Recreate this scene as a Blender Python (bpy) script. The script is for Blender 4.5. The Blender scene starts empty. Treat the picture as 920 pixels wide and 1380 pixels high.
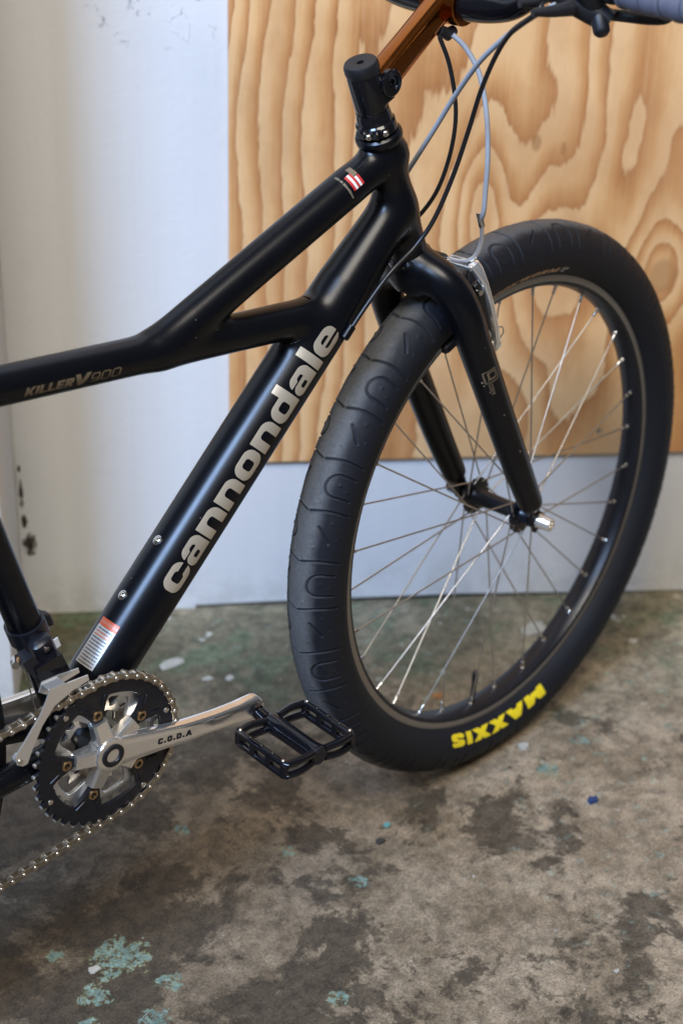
import bpy, math, random
import numpy as np
from mathutils import Matrix, Vector
random.seed(7); rng = np.random.default_rng(7)
scene = bpy.context.scene
COL = scene.collection
MM = 0.001
rad = math.radians

# ------------------------------------------------------------------ camera
def camera():
    f, px_h = 2280.7, 1380.0
    C = np.array([-738.5, -1170.7, 1284.5]) * MM
    yaw, pit, rol = -0.7472, 0.4967, 0.0331
    cy, sy, cp, sp = math.cos(yaw), math.sin(yaw), math.cos(pit), math.sin(pit)
    r = np.array([cy, sy, 0.0]); fw = np.array([-sy * cp, cy * cp, -sp]); u = np.cross(r, fw)
    r2 = r * math.cos(rol) + u * math.sin(rol); u2 = -r * math.sin(rol) + u * math.cos(rol)
    cd = bpy.data.cameras.new('camera'); co = bpy.data.objects.new('camera', cd); COL.objects.link(co)
    m = Matrix(((r2[0], u2[0], -fw[0], C[0]), (r2[1], u2[1], -fw[1], C[1]), (r2[2], u2[2], -fw[2], C[2]), (0, 0, 0, 1)))
    co.matrix_world = m
    cd.sensor_fit = 'VERTICAL'; cd.sensor_height = 36.0; cd.lens = 36.0 * f / px_h
    cd.clip_start = 0.05; cd.clip_end = 100
    cd.dof.use_dof = True; cd.dof.focus_distance = 1.66; cd.dof.aperture_fstop = 4.2
    scene.camera = co
    scene.render.resolution_x = 682; scene.render.resolution_y = 1024
camera()

# ------------------------------------------------------------------ light
world = bpy.data.worlds.new('World'); scene.world = world; world.use_nodes = True
bg = world.node_tree.nodes['Background']
bg.inputs['Color'].default_value = (1.0, 0.96, 0.92, 1); bg.inputs['Strength'].default_value = 0.09

def area(name, loc, target, sx, sy, power, color):
    l = bpy.data.lights.new(name, 'AREA'); l.shape = 'RECTANGLE'; l.size = sx; l.size_y = sy
    l.energy = power; l.color = color
    o = bpy.data.objects.new(name, l); COL.objects.link(o)
    d = Vector(target) - Vector(loc)
    o.matrix_world = Matrix.Translation(Vector(loc)) @ d.to_track_quat('-Z', 'Y').to_matrix().to_4x4()
    return o
# daylight from an open door behind and left of the camera (cool), and the workshop's warm ceiling light
area('window_light', (-3.35, -0.8, 3.95), (0.4, 0.1, 0.45), 1.6, 1.3, 350, (0.42, 0.62, 1.0))
area('ceiling_light', (-1.3, -2.0, 4.65), (0.35, 0.1, 0.4), 2.0, 2.0, 185, (1.0, 0.92, 0.80))

vs = scene.view_settings
vs.view_transform = 'Standard'; vs.look = 'None'; vs.exposure = 0.0; vs.gamma = 1.0; vs.use_curve_mapping = False

# ------------------------------------------------------------------ material helpers
class NT:
    def __init__(self, name):
        self.m = bpy.data.materials.new(name); self.m.use_nodes = True
        self.t = self.m.node_tree; self.b = self.t.nodes['Principled BSDF']
    def n(self, kind, **kw):
        nd = self.t.nodes.new(kind)
        for k, v in kw.items():
            if k.startswith('i_'):
                self.set(nd.inputs[k[2:].replace('_', ' ')], v)
            else:
                setattr(nd, k, v)
        return nd
    def set(self, sock, v):
        if isinstance(v, bpy.types.NodeSocket): self.t.links.new(v, sock)
        elif isinstance(v, (tuple, list)) and len(v) == 3 and sock.type == 'RGBA': sock.default_value = (*v, 1)
        else: sock.default_value = v
    def math(self, op, a, b=0.0, c=None, clamp=False):
        nd = self.n('ShaderNodeMath', operation=op, use_clamp=clamp)
        self.set(nd.inputs[0], a); self.set(nd.inputs[1], b)
        if c is not None: self.set(nd.inputs[2], c)
        return nd.outputs[0]
    def mix(self, f, a, b):
        nd = self.n('ShaderNodeMix', data_type='RGBA')
        self.set(nd.inputs[0], f); self.set(nd.inputs[6], a); self.set(nd.inputs[7], b)
        return nd.outputs[2]
    def step(self, v, lo, hi):
        nd = self.n('ShaderNodeMapRange', interpolation_type='SMOOTHSTEP')
        self.set(nd.inputs[0], v); nd.inputs[1].default_value = lo; nd.inputs[2].default_value = hi
        return nd.outputs[0]
    def obj(self):
        return self.n('ShaderNodeTexCoord').outputs['Object']
    def uv(self):
        return self.n('ShaderNodeTexCoord').outputs['UV']
    def sep(self, v):
        s = self.n('ShaderNodeSeparateXYZ'); self.set(s.inputs[0], v); return s.outputs
    def map(self, v, scale=(1, 1, 1), loc=(0, 0, 0)):
        nd = self.n('ShaderNodeMapping'); self.set(nd.inputs[0], v)
        nd.inputs['Scale'].default_value = scale; nd.inputs['Location'].default_value = loc
        return nd.outputs[0]
    def noise(self, v, scale, detail=4, rough=0.5, dist=0.0):
        nd = self.n('ShaderNodeTexNoise'); self.set(nd.inputs['Vector'], v)
        nd.inputs['Scale'].default_value = scale; nd.inputs['Detail'].default_value = detail
        nd.inputs['Roughness'].default_value = rough; nd.inputs['Distortion'].default_value = dist
        return nd.outputs[0]
    def bump(self, h, strength=0.3, dist=0.001):
        nd = self.n('ShaderNodeBump'); nd.inputs['Strength'].default_value = strength
        nd.inputs['Distance'].default_value = dist; self.set(nd.inputs['Height'], h)
        self.t.links.new(nd.outputs[0], self.b.inputs['Normal'])
    def out(self, color=None, rough=None, metal=None, spec=None, coat=None):
        for k, v in (('Base Color', color), ('Roughness', rough), ('Metallic', metal), ('Specular IOR Level', spec), ('Coat Weight', coat)):
            if v is not None: self.set(self.b.inputs[k], v)
        return self.m

def simple(name, col, rough=0.4, metal=0.0, spec=0.5, nz=0.12, scale=60, coat=None):
    """plain paint or metal with faint tone and gloss variation"""
    t = NT(name); v = t.noise(t.obj(), scale, 5, 0.6)
    k = t.math('MULTIPLY_ADD', v, nz * 2, 1 - nz)
    c = t.n('ShaderNodeMix', data_type='RGBA', blend_type='MULTIPLY'); c.inputs[0].default_value = 1
    c.inputs[6].default_value = (*col, 1)
    cc = t.n('ShaderNodeCombineColor'); [t.set(cc.inputs[i], k) for i in range(3)]
    t.set(c.inputs[7], cc.outputs[0])
    r = t.math('MULTIPLY_ADD', v, rough * 0.5, rough * 0.75)
    t.out(c.outputs[2], r, metal, spec)
    if coat: t.b.inputs['Coat Weight'].default_value = coat; t.b.inputs['Coat Roughness'].default_value = 0.08
    return t.m

M = {}
def frame_paint():
    t = NT('satin_black_paint'); o = t.obj()
    v = t.noise(o, 30, 6, 0.6); sp = t.noise(o, 330, 2, 0.5)
    chip = t.step(sp, 0.785, 0.80)
    dust = t.step(t.noise(o, 9, 8, 0.75), 0.45, 0.8)
    base = t.mix(t.math('MULTIPLY', dust, 0.25), (0.0020, 0.0026, 0.0046), (0.008, 0.008, 0.009))
    t.out(t.mix(chip, base, (0.35, 0.33, 0.3)), t.math('MULTIPLY_ADD', v, 0.08, 0.245), 0.0, 0.34)
    t.bump(t.noise(o, 900, 2, 0.5), 0.04, 0.0003)
    return t.m
M['frame'] = frame_paint()
M['gloss'] = simple('gloss_black', (0.005, 0.005, 0.007), 0.13, 0, 0.5)
M['anod'] = simple('black_anodised', (0.012, 0.013, 0.018), 0.3, 0.2, 0.5)
M['plastic'] = simple('black_plastic', (0.012, 0.012, 0.014), 0.45, 0, 0.4)
M['cable'] = simple('black_housing', (0.012, 0.011, 0.012), 0.35)
M['greycable'] = simple('grey_housing', (0.36, 0.38, 0.41), 0.4)
M['silver'] = simple('polished_alloy', (0.95, 0.92, 0.87), 0.24, 0.82, 0.5, 0.06, 40)
def scuffed():
    t = NT('scuffed_polished_crank'); o = t.obj()
    a = t.noise(t.map(o, (0.25, 1, 1)), 160, 6, 0.7); b_ = t.noise(o, 25, 6, 0.65)
    c = t.mix(t.math('MULTIPLY', t.step(b_, 0.52, 0.7), 0.25), (0.97, 0.94, 0.89), (0.70, 0.58, 0.47))
    c = t.mix(t.math('MULTIPLY', t.step(a, 0.66, 0.76), 0.35), c, (0.45, 0.37, 0.30))
    t.out(c, t.math('MULTIPLY_ADD', b_, 0.20, 0.09), 0.93, 0.5); t.bump(a, 0.05, 0.0003)
    return t.m
M['crank'] = scuffed()
M['satin'] = simple('satin_alloy', (0.80, 0.80, 0.80), 0.36, 0.85, 0.5, 0.1, 60)
M['steel'] = simple('spoke_steel', (0.66, 0.63, 0.58), 0.34, 1.0, 0.5, 0.15, 90)
M['chain'] = simple('worn_chain_steel', (0.74, 0.67, 0.56), 0.27, 0.95, 0.5, 0.5, 190)
M['chainplate'] = simple('oily_chain_plate', (0.42, 0.36, 0.28), 0.3, 0.95, 0.5, 0.5, 190)
M['gold'] = simple('bronze_bolt', (0.52, 0.36, 0.20), 0.3, 1.0, 0.5, 0.2, 200)
M['bolt'] = simple('steel_bolt', (0.66, 0.64, 0.60), 0.22, 1.0)
M['copper'] = simple('copper_brown_lacquer', (0.40, 0.13, 0.03), 0.16, 1.0, 0.5, 0.1, 30)
M['decal'] = simple('champagne_print', (0.47, 0.40, 0.30), 0.42, 0.35, 0.5, 0.12, 25)
M['decaldim'] = simple('faded_champagne_print', (0.22, 0.17, 0.11), 0.45, 0.35, 0.4, 0.2, 200)
M['yellow'] = simple('yellow_print', (0.88, 0.68, 0.02), 0.6, 0, 0.3, 0.08, 90)
M['tan'] = simple('tan_print', (0.66, 0.42, 0.25), 0.6)
M['white'] = simple('white_print', (0.75, 0.75, 0.72), 0.5)
M['red'] = simple('red_print', (0.55, 0.03, 0.03), 0.45)
M['track'] = simple('machined_brake_track', (0.34, 0.315, 0.285), 0.42, 0.8, 0.5, 0.25, 300)
def ring_mat():
    t = NT('black_chainring'); o = t.obj(); x = t.sep(o)
    rr = t.math('SQRT', t.math('ADD', t.math('POWER', x[0], 2.0), t.math('POWER', t.math('SUBTRACT', x[2], 0.2975), 2.0)))
    nz = t.noise(o, 140, 5, 0.7); gr = t.noise(o, 28, 7, 0.7)
    w = t.math('MULTIPLY', t.step(t.math('ADD', rr, t.math('MULTIPLY', nz, 0.0035)), 0.0828, 0.0842), 0.9)
    dirt = t.math('MULTIPLY', t.step(gr, 0.5, 0.7), 0.4)
    c = t.mix(dirt, (0.008, 0.009, 0.014), (0.045, 0.038, 0.032))
    t.out(t.mix(w, c, (0.62, 0.60, 0.56)), t.math('MULTIPLY_ADD', gr, 0.25, 0.22), t.math('MULTIPLY_ADD', w, 0.8, 0.1), 0.5)
    return t.m
M['ring'] = ring_mat()
M['tape'] = None
def tape():
    t = NT('grey_grip_tape'); x = t.sep(t.obj())
    w = t.noise(t.map(t.obj(), (1, 1, 1)), 80, 4, 0.6)
    line = t.math('PINGPONG', t.math('ADD', t.math('MULTIPLY', x[1], 1.0), t.math('MULTIPLY', x[0], 0.35)), 0.012)
    d = t.step(line, 0.0, 0.0016)
    t.out(t.mix(d, (0.07, 0.07, 0.09), t.mix(w, (0.12, 0.12, 0.15), (0.17, 0.17, 0.21))), 0.7, 0, 0.3)
    t.bump(d, 0.4, 0.001); return t.m
M['tape'] = tape()

def tyre_mat():
    t = NT('black_tyre_rubber'); o = t.obj(); s = t.sep(t.uv())     # uv.y: 0..1 across the section
    c = t.math('ABSOLUTE', t.math('SUBTRACT', s[1], 0.5))
    nz = t.noise(o, 14, 8, 0.7); fine = t.noise(o, 260, 4, 0.7)
    tread = t.math('SUBTRACT', 1.0, t.step(t.math('ADD', c, t.math('MULTIPLY', nz, 0.10)), 0.10, 0.19))
    gr = t.n('ShaderNodeAttribute', attribute_name='groove').outputs['Fac']
    dust = t.math('MULTIPLY', t.math('SUBTRACT', 1.0, gr), t.math('MULTIPLY', tread, t.math('MULTIPLY_ADD', fine, 0.9, 0.35)))
    side = t.math('MULTIPLY', t.step(t.noise(o, 20, 8, 0.75, 0.6), 0.56, 0.75), 0.35)
    base = t.mix(side, (0.0075, 0.0088, 0.0135), (0.05, 0.048, 0.046))
    col = t.mix(t.math('MULTIPLY', dust, 0.85), base, (0.15, 0.15, 0.148))
    t.out(col, t.math('MULTIPLY_ADD', fine, 0.2, 0.5), 0, 0.35)
    # fine knurl of the tread
    k = t.math('MULTIPLY', t.math('SINE', t.math('MULTIPLY', s[0], 7200.0)), t.math('SINE', t.math('MULTIPLY', s[1], 560.0)))
    t.bump(t.math('ADD', t.math('MULTIPLY', k, 0.6), fine), 0.35, 0.0005)
    return t.m
M['tyre'] = tyre_mat()

def floor_mat():
    t = NT('stained_concrete_floor'); o = t.obj(); x = t.sep(o)
    big = t.noise(o, 3.2, 10, 0.62, 0.3); mid = t.noise(o, 11, 12, 0.7); fine = t.noise(o, 120, 6, 0.7)
    base = t.mix(t.step(mid, 0.34, 0.64), (0.145, 0.105, 0.064), (0.335, 0.26, 0.178))
    base = t.mix(t.math('MULTIPLY', fine, 0.45), base, (0.315, 0.25, 0.165))
    # bicycle's shadow painted into the floor colour on its side, with denser stains
    dl = t.step(t.math('ADD', t.math('MULTIPLY', x[0], 0.8), t.math('MULTIPLY', x[1], -0.55)), 0.62, -0.10)
    s1 = t.step(t.math('ADD', t.noise(t.map(o, (1, 1, 1), (3.1, 1.7, 0)), 6.5, 14, 0.72, 0.25), t.math('MULTIPLY', dl, 0.085)), 0.53, 0.575)
    col = t.mix(t.math('MULTIPLY', s1, 0.86), base, t.mix(fine, (0.040, 0.030, 0.019), (0.092, 0.073, 0.050)))
    s2 = t.step(t.noise(t.map(o, (1, 1, 1), (7.3, 0.4, 2)), 34, 10, 0.75), 0.545, 0.60)
    zn = t.step(t.noise(t.map(o, (1, 1, 1), (1.3, 2.4, 5)), 5.5, 5, 0.6), 0.46, 0.60)
    col = t.mix(t.math('MULTIPLY', t.math('MULTIPLY', s2, zn), 0.8), col, (0.050, 0.039, 0.027))
    col = t.mix(t.math('MULTIPLY', dl, 0.64), col, (0.038, 0.027, 0.016))
    # old green floor paint survives along the foot of the wall
    wd = t.math('ADD', t.math('MULTIPLY', x[0], 0.58), t.math('MULTIPLY', x[1], 0.815))
    nearwall = t.step(t.math('ADD', wd, t.math('MULTIPLY', mid, 0.3)), 0.46, 0.80)
    col = t.mix(t.math('MULTIPLY', nearwall, 0.72), col, t.mix(t.step(big, 0.36, 0.62), (0.115, 0.108, 0.062), (0.36, 0.315, 0.215)))
    gp = t.step(t.noise(t.map(o, (1, 1, 1), (1.2, 5.5, 0)), 11, 10, 0.7), 0.50, 0.60)
    col = t.mix(t.math('MULTIPLY', t.math('MULTIPLY', gp, nearwall), 0.65), col, (0.105, 0.155, 0.088))
    # turquoise flecks, more to the right
    rg = t.step(x[0], 0.28, 0.62)
    tq = t.step(t.noise(t.map(o, (1, 1, 1), (9.2, 3.3, 1)), 52, 8, 0.7), 0.575, 0.65)
    col = t.mix(t.math('MULTIPLY', t.math('MULTIPLY', tq, rg), 0.5), col, (0.25, 0.34, 0.275))
    # one flaking turquoise patch
    def blob(cx, cy, r0, sc, w=0.9):
        d = t.n('ShaderNodeVectorMath', operation='DISTANCE'); t.set(d.inputs[0], o); d.inputs[1].default_value = (cx, cy, 0)
        nn = t.noise(t.map(o, (1, 1, 1), (cx * 7, cy * 3, 4)), sc, 9, 0.7)
        return t.step(t.math('ADD', nn, t.math('MULTIPLY_ADD', t.math('DIVIDE', d.outputs['Value'], r0), -0.42, 0.42)), 0.615, 0.68)
    b = blob(0.022, -0.028, 0.046, 34, 1.1)
    for cx, cy, r0 in ((0.04, -0.09, 0.020), (-0.03, -0.055, 0.024), (-0.028, 0.02, 0.014), (0.0, -0.12, 0.022), (-0.06, -0.09, 0.02), (0.27, -0.01, 0.014), (0.16, -0.22, 0.016), (0.20, 0.10, 0.014), (0.62, -0.10, 0.022), (0.70, -0.08, 0.02), (0.30, -0.10, 0.016)):
        b = t.math('MAXIMUM', b, blob(cx, cy, r0, 62, 1.0))
    b = t.math('MULTIPLY', b, t.step(t.noise(o, 85, 8, 0.75), 0.44, 0.53))
    rim = t.math('MULTIPLY', t.step(b, 0.05, 0.5), t.step(mid, 0.42, 0.5))
    col = t.mix(t.math('MULTIPLY', rim, 0.55), col, (0.33, 0.31, 0.10))
    col = t.mix(t.step(b, 0.35, 0.75), col, t.mix(fine, (0.115, 0.17, 0.142), (0.19, 0.26, 0.215)))
    # pale specks
    vo = t.n('ShaderNodeTexVoronoi'); t.set(vo.inputs['Vector'], o); vo.inputs['Scale'].default_value = 55
    pk = t.math('MULTIPLY', t.step(vo.outputs['Distance'], 0.13, 0.06), t.step(t.noise(o, 21, 3, 0.6), 0.57, 0.62))
    col = t.mix(t.math('MULTIPLY', pk, 0.75), col, (0.46, 0.45, 0.41))
    ps = t.step(t.noise(t.map(o, (1, 1, 1), (4.4, 8.1, 0)), 20, 5, 0.6), 0.655, 0.69)
    col = t.mix(t.math('MULTIPLY', t.math('MULTIPLY', ps, nearwall), 0.9), col, (0.55, 0.54, 0.48))
    g1 = t.noise(t.map(o, (1, 1, 1), (2.7, 6.1, 0)), 48, 10, 0.75); g2 = t.noise(o, 330, 4, 0.7)
    gm = t.n('ShaderNodeMix', data_type='RGBA', blend_type='MULTIPLY'); gm.inputs[0].default_value = 1.0; t.set(gm.inputs[6], col)
    gv = t.math('MULTIPLY', t.math('MULTIPLY_ADD', t.step(g1, 0.36, 0.62), 0.62, 0.64), t.math('MULTIPLY_ADD', t.step(g2, 0.3, 0.7), 0.7, 0.65))
    cc = t.n('ShaderNodeCombineColor'); [t.set(cc.inputs[i], gv) for i in range(3)]; t.set(gm.inputs[7], cc.outputs[0]); col = gm.outputs[2]
    t.out(col, t.math('MULTIPLY_ADD', mid, 0.25, 0.55), 0, 0.3)
    t.bump(t.math('ADD', t.math('MULTIPLY', mid, 1.0), t.math('MULTIPLY', fine, 0.35)), 0.45, 0.004)
    return t.m
M['floor'] = floor_mat()

def wall_mat(name, col, dirt, edge=False):
    t = NT(name); o = t.obj()
    a = t.noise(o, 2.2, 6, 0.6); f = t.noise(o, 90, 5, 0.65)
    c = t.mix(t.math('MULTIPLY', a, 0.35), col, tuple(k * 0.86 for k in col))
    vst = t.noise(t.map(o, (1, 1, 0.07)), 55, 4, 0.6); sm = t.noise(o, 8, 7, 0.7)
    c = t.mix(t.math('MULTIPLY', t.step(vst, 0.4, 0.7), 0.13), c, tuple(k * 0.80 for k in col))
    c = t.mix(t.math('MULTIPLY', t.step(sm, 0.55, 0.75), 0.25), c, tuple(k * 0.72 for k in col))
    sc = t.step(t.noise(t.map(o, (1, 1, 0.45), (2.2, 0, 6.6)), 26, 7, 0.6, 1.4), 0.70, 0.74)
    gate = t.step(t.noise(t.map(o, (1, 1, 1), (5, 5, 1)), 4.0, 2, 0.5), 0.50, 0.66)
    c = t.mix(t.math('MULTIPLY', t.math('MULTIPLY', sc, gate), dirt), c, (0.16, 0.15, 0.14))
    z = t.sep(o)[2]
    low = t.math('MULTIPLY', t.step(z, 0.10, 0.0), t.step(t.noise(o, 22, 8, 0.7), 0.40, 0.62))
    c = t.mix(t.math('MULTIPLY', low, 0.28), c, (0.32, 0.30, 0.26))
    if name.startswith('white'):
        x = t.sep(o)
        def g(cu, cz, su, sz):
            a_ = t.math('POWER', t.math('DIVIDE', t.math('SUBTRACT', x[0], cu), su), 2.0)
            b_ = t.math('POWER', t.math('DIVIDE', t.math('SUBTRACT', x[2], cz), sz), 2.0)
            return t.math('SUBTRACT', 1.0, t.math('ADD', a_, b_))
        nz = t.noise(t.map(o, (1, 1, 0.6)), 150, 6, 0.75); m_ = None
        for q in ((-0.2055, 0.232, 0.002, 0.006), (-0.2045, 0.19, 0.0035, 0.024), (-0.2025, 0.150, 0.0045, 0.012), (-0.197, 0.112, 0.010, 0.020)):
            v_ = t.step(t.math('ADD', g(*q), t.math('MULTIPLY_ADD', nz, 6.0, -2.2)), 0.9, 1.3); m_ = v_ if m_ is None else t.math('MAXIMUM', m_, v_)
        c = t.mix(m_, c, (0.045, 0.032, 0.022))
        ck = t.step(t.math('ABSOLUTE', t.math('SUBTRACT', t.noise(t.map(o, (1, 1, 1), (0.4, 0, 2)), 24, 5, 0.6), 0.5)), 0.007, 0.001)
        top = t.math('MULTIPLY', t.step(g(0.0, 0.84, 0.10, 0.05), 0.0, 0.4), t.step(t.noise(o, 30, 2, 0.5), 0.50, 0.58))
        c = t.mix(t.math('MULTIPLY', t.math('MULTIPLY', ck, top), 0.75), c, (0.10, 0.10, 0.13))
    if edge:
        # plaster broken away along the inner corner
        x = t.sep(o)
        d = t.math('ABSOLUTE', x[1])
        br = t.math('MULTIPLY', t.step(d, 0.035, 0.004), t.step(t.noise(t.map(o, (1, 1, 0.5)), 32, 6, 0.7), 0.52, 0.56))
        zone = t.math('MULTIPLY', t.step(z, 0.30, 0.18), t.step(z, 0.02, 0.07))
        c = t.mix(t.math('MULTIPLY', br, zone), c, (0.035, 0.026, 0.02))
    t.out(c, 0.62, 0, 0.35); t.bump(t.math('ADD', f, t.math('MULTIPLY', a, 2.0)), 0.32, 0.002)
    return t.m
M['wall'] = wall_mat('white_wall_paint', (0.80, 0.80, 0.80), 0.6)
M['pilaster'] = wall_mat('cream_wall_paint', (0.74, 0.71, 0.66), 0.7, True)
M['dark'] = simple('dark_gap_shade', (0.03, 0.025, 0.02), 0.9)  # near-black colour for the shade in the gap under the wall lining

def ply_mat():
    t = NT('rotary_cut_plywood'); o = t.obj(); x = t.sep(o); u, z = x[0], x[2]
    nA = t.noise(t.map(o, (1.0, 0, 0.30)), 6.0, 2, 0.45); nB = t.noise(t.map(o, (1.0, 0, 0.5)), 17, 3, 0.5)
    nC = t.noise(t.map(o, (1.0, 0, 1.0), (3, 0, 1)), 45, 3, 0.5)
    h = t.math('MULTIPLY', u, 7.0)
    h = t.math('ADD', h, t.math('MULTIPLY', nA, 4.6)); h = t.math('ADD', h, t.math('MULTIPLY', nB, 0.95))
    h = t.math('ADD', h, t.math('MULTIPLY', nC, 0.10))
    nF = t.noise(t.map(o, (1.0, 0, 0.045)), 210, 4, 0.65)
    h = t.math('ADD', h, t.math('MULTIPLY', nF, 0.30))
    fine = t.math('MAXIMUM', t.math('SUBTRACT', 0.24, u), 0.0)
    h = t.math('ADD', h, t.math('MULTIPLY', fine, -34.0))
    def g(cu, cz, su, sz, amp):
        a = t.math('POWER', t.math('DIVIDE', t.math('SUBTRACT', u, cu), su), 2.0)
        b = t.math('POWER', t.math('DIVIDE', t.math('SUBTRACT', z, cz), sz), 2.0)
        return t.math('MULTIPLY', t.math('EXPONENT', t.math('MULTIPLY', t.math('ADD', a, b), -1.0)), amp)
    for a in ((0.50, 0.50, 0.10, 0.13, 2.6), (0.405, 0.60, 0.035, 0.12, 2.3), (0.655, 0.50, 0.05, 0.07, -2.4), (0.60, 0.76, 0.05, 0.16, 1.6)):
        h = t.math('ADD', h, g(*a))
    fr = t.math('FRACT', h)
    r = t.n('ShaderNodeValToRGB'); t.set(r.inputs[0], fr); e = r.color_ramp.elements
    e[0].position = 0.0; e[0].color = (0.60, 0.31, 0.13, 1); e[1].position = 1.0; e[1].color = (0.47, 0.195, 0.065, 1)
    for p_, c_ in ((0.05, (0.89, 0.56, 0.275)), (0.42, (0.865, 0.51, 0.232)), (0.66, (0.73, 0.375, 0.145)), (0.93, (0.56, 0.24, 0.08))):
        q = e.new(p_); q.color = (*c_, 1)
    fib = t.noise(t.map(o, (1, 1, 0.035)), 260, 5, 0.6); blot = t.noise(t.map(o, (1, 0, 0.6)), 9, 5, 0.6)
    c = t.mix(t.math('MULTIPLY', t.step(fib, 0.35, 0.8), 0.25), r.outputs[0], (0.85, 0.57, 0.31))
    c = t.mix(t.math('MULTIPLY', t.step(blot, 0.42, 0.62), 0.38), c, (0.55, 0.265, 0.105))
    por = t.step(t.noise(t.map(o, (1, 1, 0.06)), 420, 3, 0.6), 0.66, 0.74)
    c = t.mix(t.math('MULTIPLY', por, 0.35), c, (0.36, 0.17, 0.07))
    kn = g(0.656, 0.498, 0.021, 0.028, 1.0); kn = t.math('ADD', kn, g(0.469, 0.68, 0.007, 0.012, 1.0)); kn = t.math('ADD', kn, g(0.505, 0.672, 0.004, 0.010, 1.0))
    c = t.mix(t.math('MULTIPLY', t.step(kn, 0.25, 0.65), 0.55), c, (0.38, 0.17, 0.06))
    t.out(c, 0.55, 0, 0.35); t.bump(fib, 0.12, 0.0008)
    return t.m
M['ply'] = ply_mat()
M['plyedge'] = simple('plywood_edge', (0.42, 0.26, 0.13), 0.7, 0, 0.3, 0.3, 200)

def label_mat():
    t = NT('silver_warning_label'); s = t.sep(t.uv()); u, v = s[0], s[1]
    w = t.noise(t.map(t.uv(), (26, 1, 1)), 3.0, 3, 0.6)
    lines = t.math('MULTIPLY', t.step(t.math('FRACT', t.math('MULTIPLY', v, 15.0)), 0.42, 0.5), t.step(w, 0.40, 0.48))
    marg = t.math('MULTIPLY', t.step(u, 0.07, 0.09), t.step(u, 0.93, 0.90))
    txt = t.math('MULTIPLY', lines, marg)
    base = (0.46, 0.44, 0.41)
    ink = t.mix(t.step(t.math('PINGPONG', t.math('ADD', v, 0.02), 0.14), 0.095, 0.1), (0.08, 0.08, 0.08), (0.50, 0.14, 0.05))
    ink = t.mix(t.step(v, 0.52, 0.54), (0.08, 0.08, 0.08), ink)
    c = t.mix(txt, base, ink)
    head = t.step(v, 0.84, 0.845)
    hw = t.math('MULTIPLY', t.step(w, 0.5, 0.55), t.math('MULTIPLY', t.step(v, 0.88, 0.89), t.step(v, 0.96, 0.95)))
    c = t.mix(head, c, t.mix(hw, (0.55, 0.10, 0.04), (0.40, 0.30, 0.25)))
    return t.out(c, 0.35, 0.3, 0.5)
M['label'] = label_mat()

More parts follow.
